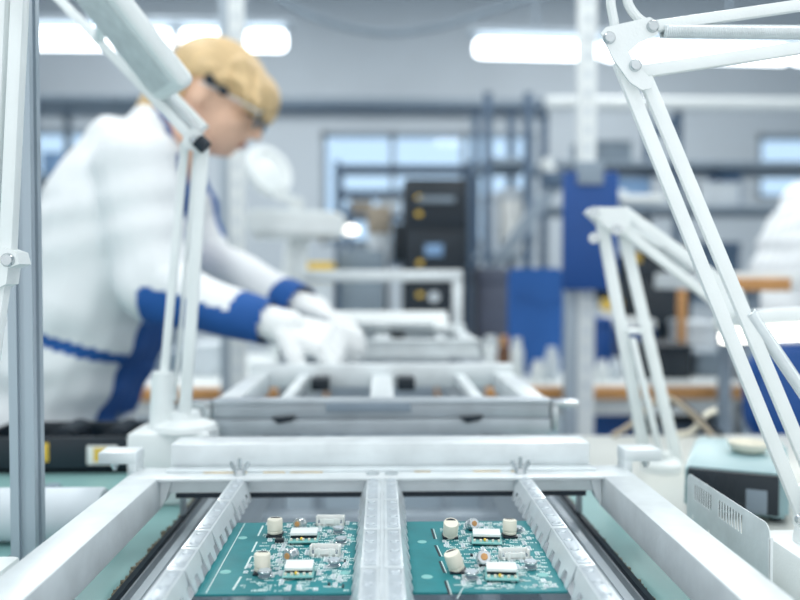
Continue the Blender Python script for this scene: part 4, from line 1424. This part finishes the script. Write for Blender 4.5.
# black machine
YK = 2.72
a_, c_ = W(404, 178, YK), W(468, 330, YK)
t = thing('test_machine', ((a_.x + c_.x) / 2, YK + .15, ZB), 'tall black electronic instrument tower on the long bench', 'machine')
b = nb(); box2(b, (a_.x, YK, ZB), (c_.x, YK + .3, a_.z), 0.01); cs = obj('case', b, M['black'], t)
b = nb(); box2(b, (a_.x - .035, YK + .04, W(0, 262, YK).z), (a_.x, YK + .2, W(0, 222, YK).z), 0.008); obj('side_handle', b, M['black'], t)
for (pya, pyb) in ((190, 228), (232, 282), (286, 322)):
    b = nb(); box2(b, (a_.x + .012, YK - .006, W(0, pyb, YK).z), (c_.x - .012, YK, W(0, pya, YK).z), 0.003); fp = obj('drawer_front', b, M['rubber'], t)
b = nb(); box2(b, (W(418, 0, YK).x, YK - .014, W(0, 202, YK).z), (W(455, 0, YK).x, YK - .006, W(0, 196, YK).z), 0.002); obj('handle', b, M['greyplastic'], t)
b = nb(); box2(b, (W(425, 0, YK).x, YK - .01, W(0, 256, YK).z), (W(443, 0, YK).x, YK - .006, W(0, 244, YK).z), 0.002); obj('display', b, M['boxblue'], t, label='pale display')
for (x, y) in ((419, 198), (419, 214), (420, 263), (420, 295)):
    b = nb(); ball(b, W(x, y, YK - .006), (0.012, 0.006, 0.009)); obj('indicator', b, M['yellow'], t, label='yellow indicator')
b = nb(); cyl(b, W(434, 297, YK - .016), W(434, 297, YK), 0.018, seg=18); obj('dial', b, M['box'], t)


def simple_box(px0, px1, py0, zb, Y, depth, m, label, cat='box', name='storage_box', group=None, lid=True, lm=None):
    a = W(px0, py0, Y); c = W(px1, py0, Y)
    t = thing(name, ((a.x + c.x) / 2, Y + depth / 2, zb), label, cat, group)
    h = a.z - zb
    b = nb(); box2(b, (a.x, Y, zb), (c.x, Y + depth, zb + h * (0.82 if lid else 1)), 0.004); obj('body', b, M[m], t)
    if lid:
        b = nb(); box2(b, (a.x - .004, Y - .004, zb + h * 0.82), (c.x + .004, Y + depth + .004, zb + h), 0.005); obj('lid', b, M[lm or m], t)
    return t


def pot(px, py_top, r_px, zb, Y, m, label, name='jar', cat='jar', capm=None, group=None):
    mpp = Y / F
    c = W(px, py_top, Y)
    r = r_px * mpp
    h = c.z - zb
    t = thing(name, (c.x, Y, zb), label, cat, group)
    b = nb(); lathe(b, (c.x, Y, zb), (0, 0, 1), [(r * .9, 0), (r, h * .05), (r, h * .66), (r * .7, h * .78), (r * .6, h * .80)], 24); obj('body', b, M[m], t)
    b = nb(); lathe(b, (c.x, Y, zb + h * .80), (0, 0, 1), [(r * .66, 0), (r * .66, h * .18), (r * .5, h * .2), (0, h * .2)], 24); obj('cap', b, M[capm or m], t)
    return t


# small things on the long bench
pot(504, 336, 7, ZB, 2.36, 'bronze', 'brown glass bottle with pale cap on the bench left of the blue board', 'bottle', 'bottle', 'copper')
pot(517, 338, 7, ZB, 2.50, 'white2', 'tall white jar right behind the brown bottle')
pot(491, 336, 9, ZB, 2.56, 'white2', 'white jar left of the brown bottle on the bench')
pot(552, 347, 8, ZB, 2.40, 'box', 'pale jar before the blue board on the bench')
pot(538, 360, 7, ZB, 2.36, 'white2', 'small white pot left of the upright on the bench')
pot(602, 360, 7, ZB, 2.36, 'white2', 'small white pot just right of the upright on the bench')
pot(616, 358, 7, ZB, 2.40, 'box', 'small pale pot behind the bars of the lit arm lamp')
simple_box(641, 692, 345, ZB, 2.40, 0.22, 'black', 'dark lidded box on the bench right of the lit arm lamp', lm='rubber')
simple_box(620, 655, 320, ZB, 2.66, 0.2, 'blue', 'blue bin with white contents behind the dark lidded box', 'bin', 'parts_bin', lm='white2')
simple_box(698, 728, 352, ZB, 2.45, 0.2, 'greyplastic', 'grey box near the right end of the long bench')
simple_box(690, 722, 322, ZB, 2.70, 0.2, 'box', 'pale tall box at the back right of the long bench')
simple_box(597, 612, 318, ZB, 2.62, 0.12, 'blue', 'narrow blue file box behind the upright')
simple_box(610, 621, 300, ZB, 2.95, 0.12, 'label', 'narrow white file box with yellow stripe behind the lit arm lamp', 'box', 'storage_box', None, True, 'yellow')
simple_box(340, 384, 250, ZB, 2.78, 0.2, 'greyplastic', 'grey instrument case left of the black tower')
simple_box(308, 332, 262, ZB, 2.70, 0.2, 'box', 'pale box with yellow lid under the broad lamp head', lm='yellow')
simple_box(346, 352, 205, ZB, 3.05, 0.06, 'darkmetal', 'slim dark upright instrument behind the grey case', 'instrument', 'instrument', None, False)
simple_box(368, 390, 206, ZB, 3.05, 0.12, 'box', 'pale grey box against the left of the black tower', lm='cardboard')
simple_box(478, 510, 268, ZB, 2.86, 0.2, 'pink', 'mauve covered box right of the black tower')
simple_box(150, 185, 352, ZB, 2.6, 0.2, 'greyplastic', 'grey box on the bench behind the blue sleeve')
simple_box(188, 216, 345, ZB, 2.5, 0.2, 'box', 'pale box on the bench under the blue sleeve')

simple_box(628, 692, 262, ZB, 2.92, 0.22, 'black', 'tall dark backdrop box at the back of the bench behind the lit arm lamp', lm='rubber')  # dark box added as a backdrop to keep this stretch dark
simple_box(680, 687, 288, ZB, 2.64, 0.03, 'wood', 'narrow upright wooden slat in front of the tall dark backdrop box', 'slat', 'wooden_slat', None, False)
pot(636, 254, 5, W(0, 262, 2.92).z, 3.0, 'yellow', 'little yellow pot on top of the tall dark backdrop box', 'pot', 'pot', 'yellow')
# upper back board of the bench: a shelf carrying dark instruments (right)
def shelf_unit(px0, px1, Y0_, Y1_, ys, ztop, label, mm='darkmetal', postm='darkmetal', xs=None):
    xa, xb = W(px0, 300, Y0_).x, W(px1, 300, Y0_).x
    t = thing('shelf_rack', ((xa + xb) / 2, (Y0_ + Y1_) / 2, 0), label, 'shelf')
    zs = [W(400, y, Y0_).z for y in ys]
    for z in zs:
        b = nb(); box2(b, (xa, Y0_, z - 0.03), (xb, Y1_, z), 0.003); obj('shelf', b, M[mm], t)
    for px in (xs or (px0, px1)):
        x = W(px, 300, Y0_).x
        for yy in (Y0_ - 0.02, Y1_ - 0.02):
            b = nb(); box2(b, (x - .02, yy, 0), (x + .02, yy + 0.035, ztop), 0.003); obj('upright', b, M[postm], t)
    return t, zs


rk, zs = shelf_unit(543, 870, 4.3, 4.8, (300, 205, 160), W(0, 96, 4.3).z, 'dark blue steel shelf rack behind the blue panel, right', 'greymetal', 'darkmetal', (543, 676, 870))
za = W(0, 110, 4.28).z
b = nb(); cyl(b, V((W(546, 0, 4.22).x, 4.22, za + .035)), V((W(1000, 0, 4.22).x, 4.22, za + .035)), 0.035, seg=20)
obj('tube_rail', b, M['white2'], rk, label='long white tube along the rack top')
b = nb(); bar(b, W(652, 135, 4.26), W(676, 120, 4.26), 0.05, 0.04); obj('brace', b, M['darkmetal'], rk)
for px, lab in ((552, 'near its left post'), (680, 'near its middle post')):
    p = W(px, 122 if px > 600 else 100, 4.16)
for i, (pa, pb, py, zi, m, lab) in enumerate(((700, 740, 182, 1, 'box', 'pale box on the middle shelf of the dark rack'), (722, 742, 165, 2, 'boxblue', 'small blue box standing behind the pale box on the rack'),
                                              (580, 632, 140, 2, 'greyplastic', 'grey crate on the top shelf of the dark rack'), (600, 650, 178, 1, 'boxblue', 'blue grey crate on the middle shelf beside the blue panel'),
                                              (640, 668, 250, 0, 'black', 'black instrument on the low shelf of the dark rack, leftmost'), (672, 690, 246, 0, 'cardboard', 'brown carton on the low shelf of the dark rack'),
                                              (694, 740, 242, 0, 'darkmetal', 'dark blue case on the low shelf of the dark rack'), (592, 634, 255, 0, 'rubber', 'dark case on the low shelf next to the blue panel'))):
    z = zs[zi]
    if zi == 2 and i == 1:
        z = zs[1]
    simple_box(pa, pb, py, z, 4.36 if i != 1 else 4.58, 0.2, m, lab, lid=(i % 2 == 0))
rk, zs = shelf_unit(484, 535, 3.9, 4.4, (305, 252, 157), W(0, 90, 3.9).z, 'blue grey shelf rack with pale boxes right of the black tower', 'greymetal', 'darkmetal', (487, 527))
simple_box(486, 500, 192, zs[1], 4.0, 0.2, 'box', 'pale box on the middle rack shelf, next to the black tower')
simple_box(503, 528, 188, zs[1], 4.0, 0.2, 'label', 'white box on the middle rack shelf, next to the rack post', lm='box')
simple_box(486, 504, 272, zs[0], 4.0, 0.2, 'label', 'white box on the lowest rack shelf right of the black tower')
simple_box(507, 530, 268, zs[0], 4.0, 0.2, 'cardboard', 'brown carton on the lowest rack shelf behind the blue board')

rk, zs = shelf_unit(338, 470, 5.0, 5.28, (262, 214, 190, 165), W(0, 160, 5.0).z, 'low grey shelf rack in front of the middle window', 'darkmetal', 'darkmetal')
simple_box(350, 372, 200, zs[1], 5.05, 0.2, 'cardboard', 'brown carton on the low rack before the window')
simple_box(378, 400, 196, zs[1], 5.05, 0.2, 'box', 'pale carton on the low rack before the window')
simple_box(352, 396, 240, zs[0], 5.05, 0.2, 'greyplastic', 'wide grey case on the bottom shelf of the low rack')
# left rack
rk, zs = shelf_unit(-60, 150, 4.6, 5.1, (300, 235, 176, 96), W(0, 92, 4.6).z, 'grey shelf rack behind the back of the worker', 'greymetal', 'greymetal', (-60, 36, 150))
simple_box(42, 62, 152, zs[2], 4.7, 0.2, 'boxblue', 'blue crate on the left rack, close to the grey post')
simple_box(68, 92, 150, zs[2], 4.7, 0.2, 'darkmetal', 'dark crate on the left rack, close to the shoulder of the worker')
simple_box(36, 70, 196, zs[1], 4.7, 0.2, 'darkmetal', 'dark blue case on the left rack shelf behind the coat')
# grey diagonal arm lamp behind
YL = 3.15
bl = V((W(478, 300, YL).x, YL, ZB))
t = thing('arm_lamp', bl, 'grey arm lamp with slanting bars right of the black tower', 'lamp')
b = nb(); lathe(b, bl, (0, 0, 1), [(0.08, 0), (0.08, 0.02), (0.025, 0.03), (0.02, 0.3), (0, 0.3)], 24); obj('base', b, M['greymetal'], t)
a_ = bl + V((0, 0, .29))
for dx in (0, 0.035):
    b = nb(); bar(b, a_ + V((dx, 0, 0)), W(553, 182, YL) + V((dx, 0, 0)), 0.024, 0.024, (0, 1, 0), 0.003); obj('lower_bar', b, M['greymetal'], t)
b = nb(); box(b, W(556, 180, YL), (0.09, 0.05, 0.07), None, 0.01); obj('joint', b, M['darkmetal'], t)
b = nb(); cyl(b, W(556, 180, YL), W(543, 160, YL), 0.02, 0.03, 16); obj('knob', b, M['white2'], t)
b = nb(); bar(b, W(556, 180, YL), W(625, 195, YL), 0.03, 0.03, (0, 1, 0), 0.003); obj('upper_bar', b, M['white2'], t)
b = nb(); box(b, W(640, 200, YL), (0.16, 0.12, 0.03), None, 0.008); obj('lamp_head', b, M['white2'], t)

# under-bench clutter
simple_box(592, 640, 402, 0.30, 2.5, 0.3, 'blue2', 'blue crate under the long bench by the upright', 'crate', 'crate', None, False)
o = bpy.data.objects
t = thing('drawer_unit', (0.75, 2.6, 0.0), 'dark drawer cabinet under the long bench behind the lit lamp', 'cabinet')
xa, xb = W(652, 400, 2.42).x, W(728, 400, 2.42).x
b = nb(); box2(b, (xa, 2.42, 0), (xb, 2.95, 0.64), 0.004); obj('body', b, M['rubber'], t)
for k in range(3):
    b = nb(); box2(b, (xa + .01, 2.405, 0.03 + .2 * k), (xb - .01, 2.42, 0.21 + .2 * k), 0.003); d_ = obj('drawer', b, M['darkmetal'], t)
    b = nb(); box2(b, (xa + .12, 2.39, 0.12 + .2 * k), (xb - .12, 2.405, 0.135 + .2 * k), 0.003); obj('handle', b, M['steel'], d_)
# crate stand-in for under the bench support of blue crate
b = nb(); box2(b, (W(588, 400, 2.5).x, 2.48, 0.27), (W(644, 400, 2.5).x, 2.82, 0.30)); 
t = thing('step_stool', (W(616, 400, 2.5).x, 2.65, 0), 'low grey stand holding the blue crate under the bench', 'stool')
obj('top', b, M['greymetal'], t)
for px in (592, 640):
    for yy in (2.5, 2.78):
        x = W(px, 400, 2.5).x
        b = nb(); box2(b, (x - .012, yy, 0), (x + .012, yy + .024, 0.27)); obj('leg', b, M['greymetal'], t)

# cables and probe leads by the lit lamp
for i, (pts, m, lab) in enumerate((
        ([(612, 452), (630, 425), (650, 405), (668, 398), (690, 412), (712, 432)], 'cardboard', 'brown lead curling behind the arm lamp base'),
        ([(640, 452), (660, 420), (676, 402), (700, 418), (722, 442)], 'black', 'black lead arched behind the soldering station'),
        ([(668, 452), (690, 432), (706, 415), (716, 410)], 'offwhite', 'cream probe lead rising behind the soldering station'))):
    b = nb()
    P3 = [W(x, y, 1.225 + 0.008 * i) for x, y in pts]
    P3[0] = V((P3[0].x, P3[0].y, ZM + 0.004))
    P3[-1] = V((P3[-1].x, P3[-1].y, ZM + 0.004)) if i < 2 else P3[-1]
    for q_ in P3:
        q_.z = max(q_.z, ZM + 0.0045)
    tube(b, spline(P3), 0.0045)
    tag(obj('test_lead', b, M[m]), lab, 'cable')

# ================================================================== RIGHT SHELF, CHAIR
YR = 1.85
a_ = W(716, 270, YR); c_ = W(790, 291, YR)
t = thing('raised_shelf', (a_.x + .4, YR + .2, 0), 'raised white shelf with wooden edge at right, before the second worker', 'shelf')
b = nb(); box2(b, (a_.x, YR + .01, W(0, 291, YR).z), (a_.x + 0.9, YR + .42, W(0, 272, YR).z), 0.002); obj('shelf_board', b, M['white2'], t)
b = nb(); box2(b, (W(708, 0, YR).x, YR - .006, W(0, 291.5, YR).z), (c_.x, YR + .01, W(0, 278, YR).z), 0.002); obj('wooden_edge', b, M['wood'], t, label='wooden edge strip')
for (xx, yy) in ((a_.x + .17, YR + .36), (a_.x + .85, YR + .36), (a_.x + .85, YR + .02), (a_.x + .10, YR + .05)):
    b = nb(); box2(b, (xx, yy, 0), (xx + .03, yy + .03, W(0, 291, YR).z), 0.002); obj('post', b, M['greymetal'], t)
simple_box(735, 765, 255, W(0, 272, YR).z, YR + .12, 0.16, 'label', 'thin white carton on the raised shelf at right', lid=False) if False else None

YQ = 1.33
a_ = W(752, 345, YQ); c_ = W(830, 447, YQ)
t = thing('work_chair', ((a_.x + c_.x) / 2, YQ + .2, 0), 'blue work chair with rounded backrest at the right edge', 'chair')
b = nb()
xm, zm = (a_.x + c_.x) / 2 + 0.06, (a_.z + c_.z) / 2
ww, hh = (c_.x - a_.x) + 0.12, (a_.z - c_.z)
prism(b, [V((xm + x, YQ, zm + y)) for x, y in rounded_rect(ww, hh, 0.06)], (0, 0.045, 0))
bmesh.ops.bevel(b, geom=[e for e in b.edges if abs(e.verts[0].co.y - e.verts[1].co.y) < 1e-5], offset=0.012, segments=3, affect='EDGES')
obj('backrest', b, M['blue'], t)
b = nb(); box(b, (xm, YQ + .27, 0.52), (0.42, 0.42, 0.07), None, 0.03, 4); obj('seat', b, M['blue'], t)
b = nb(); tube(b, spline([(xm, YQ + .055, zm), (xm, YQ + .06, 0.56), (xm, YQ + .12, 0.49), (xm, YQ + .27, 0.475)]), 0.018); obj('back_support', b, M['black'], t)
b = nb(); cyl(b, (xm, YQ + .27, 0.08), (xm, YQ + .27, 0.49), 0.028); obj('gas_column', b, M['steel'], t)
for k in range(5):
    a = 2 * PI * k / 5 + .3
    e = V((xm + .22 * math.cos(a), YQ + .27 + .22 * math.sin(a), 0.065))
    b = nb(); bar(b, (xm, YQ + .27, 0.09), e, 0.03, 0.025, (0, 0, 1), 0.004); lg = obj('leg', b, M['black'], t)
    b = nb(); cyl(b, e + V((-.012, 0, -.037)), e + V((.012, 0, -.037)), 0.028); obj('caster', b, M['rubber'], lg)

# ================================================================== LIGHT
wld = bpy.data.worlds.new('world')
scene.world = wld
wld.use_nodes = True
bg_ = wld.node_tree.nodes['Background']
bg_.inputs['Color'].default_value = (0.93, 0.97, 1.0, 1)
bg_.inputs['Strength'].default_value = 1.25


def area(name, loc, size, size_y, power, color=(0.99, 1.0, 0.985), rot=(0, 0, 0)):
    l = bpy.data.lights.new(name, 'AREA')
    l.shape = 'RECTANGLE'
    l.size, l.size_y = size, size_y
    l.energy = power
    l.color = color
    o = bpy.data.objects.new(name, l)
    COL.objects.link(o)
    o.location = loc
    o.rotation_euler = rot
    return o


for (x, y, p) in ((-1.3, 0.0, 27), (1.3, 0.0, 27), (-1.2, 2.2, 32), (1.2, 2.2, 32), (-1.8, 5.2, 80), (1.8, 5.2, 80)):
    area('added_ceiling_light', (x, y, 3.7), 0.5, 1.4, p)  # added area lights under the ceiling, without fittings, to brighten the room

scene.view_settings.view_transform = 'Standard'
scene.view_settings.look = 'None'
scene.view_settings.exposure = 0.0
scene.view_settings.gamma = 1.0
scene.view_settings.use_curve_mapping = False
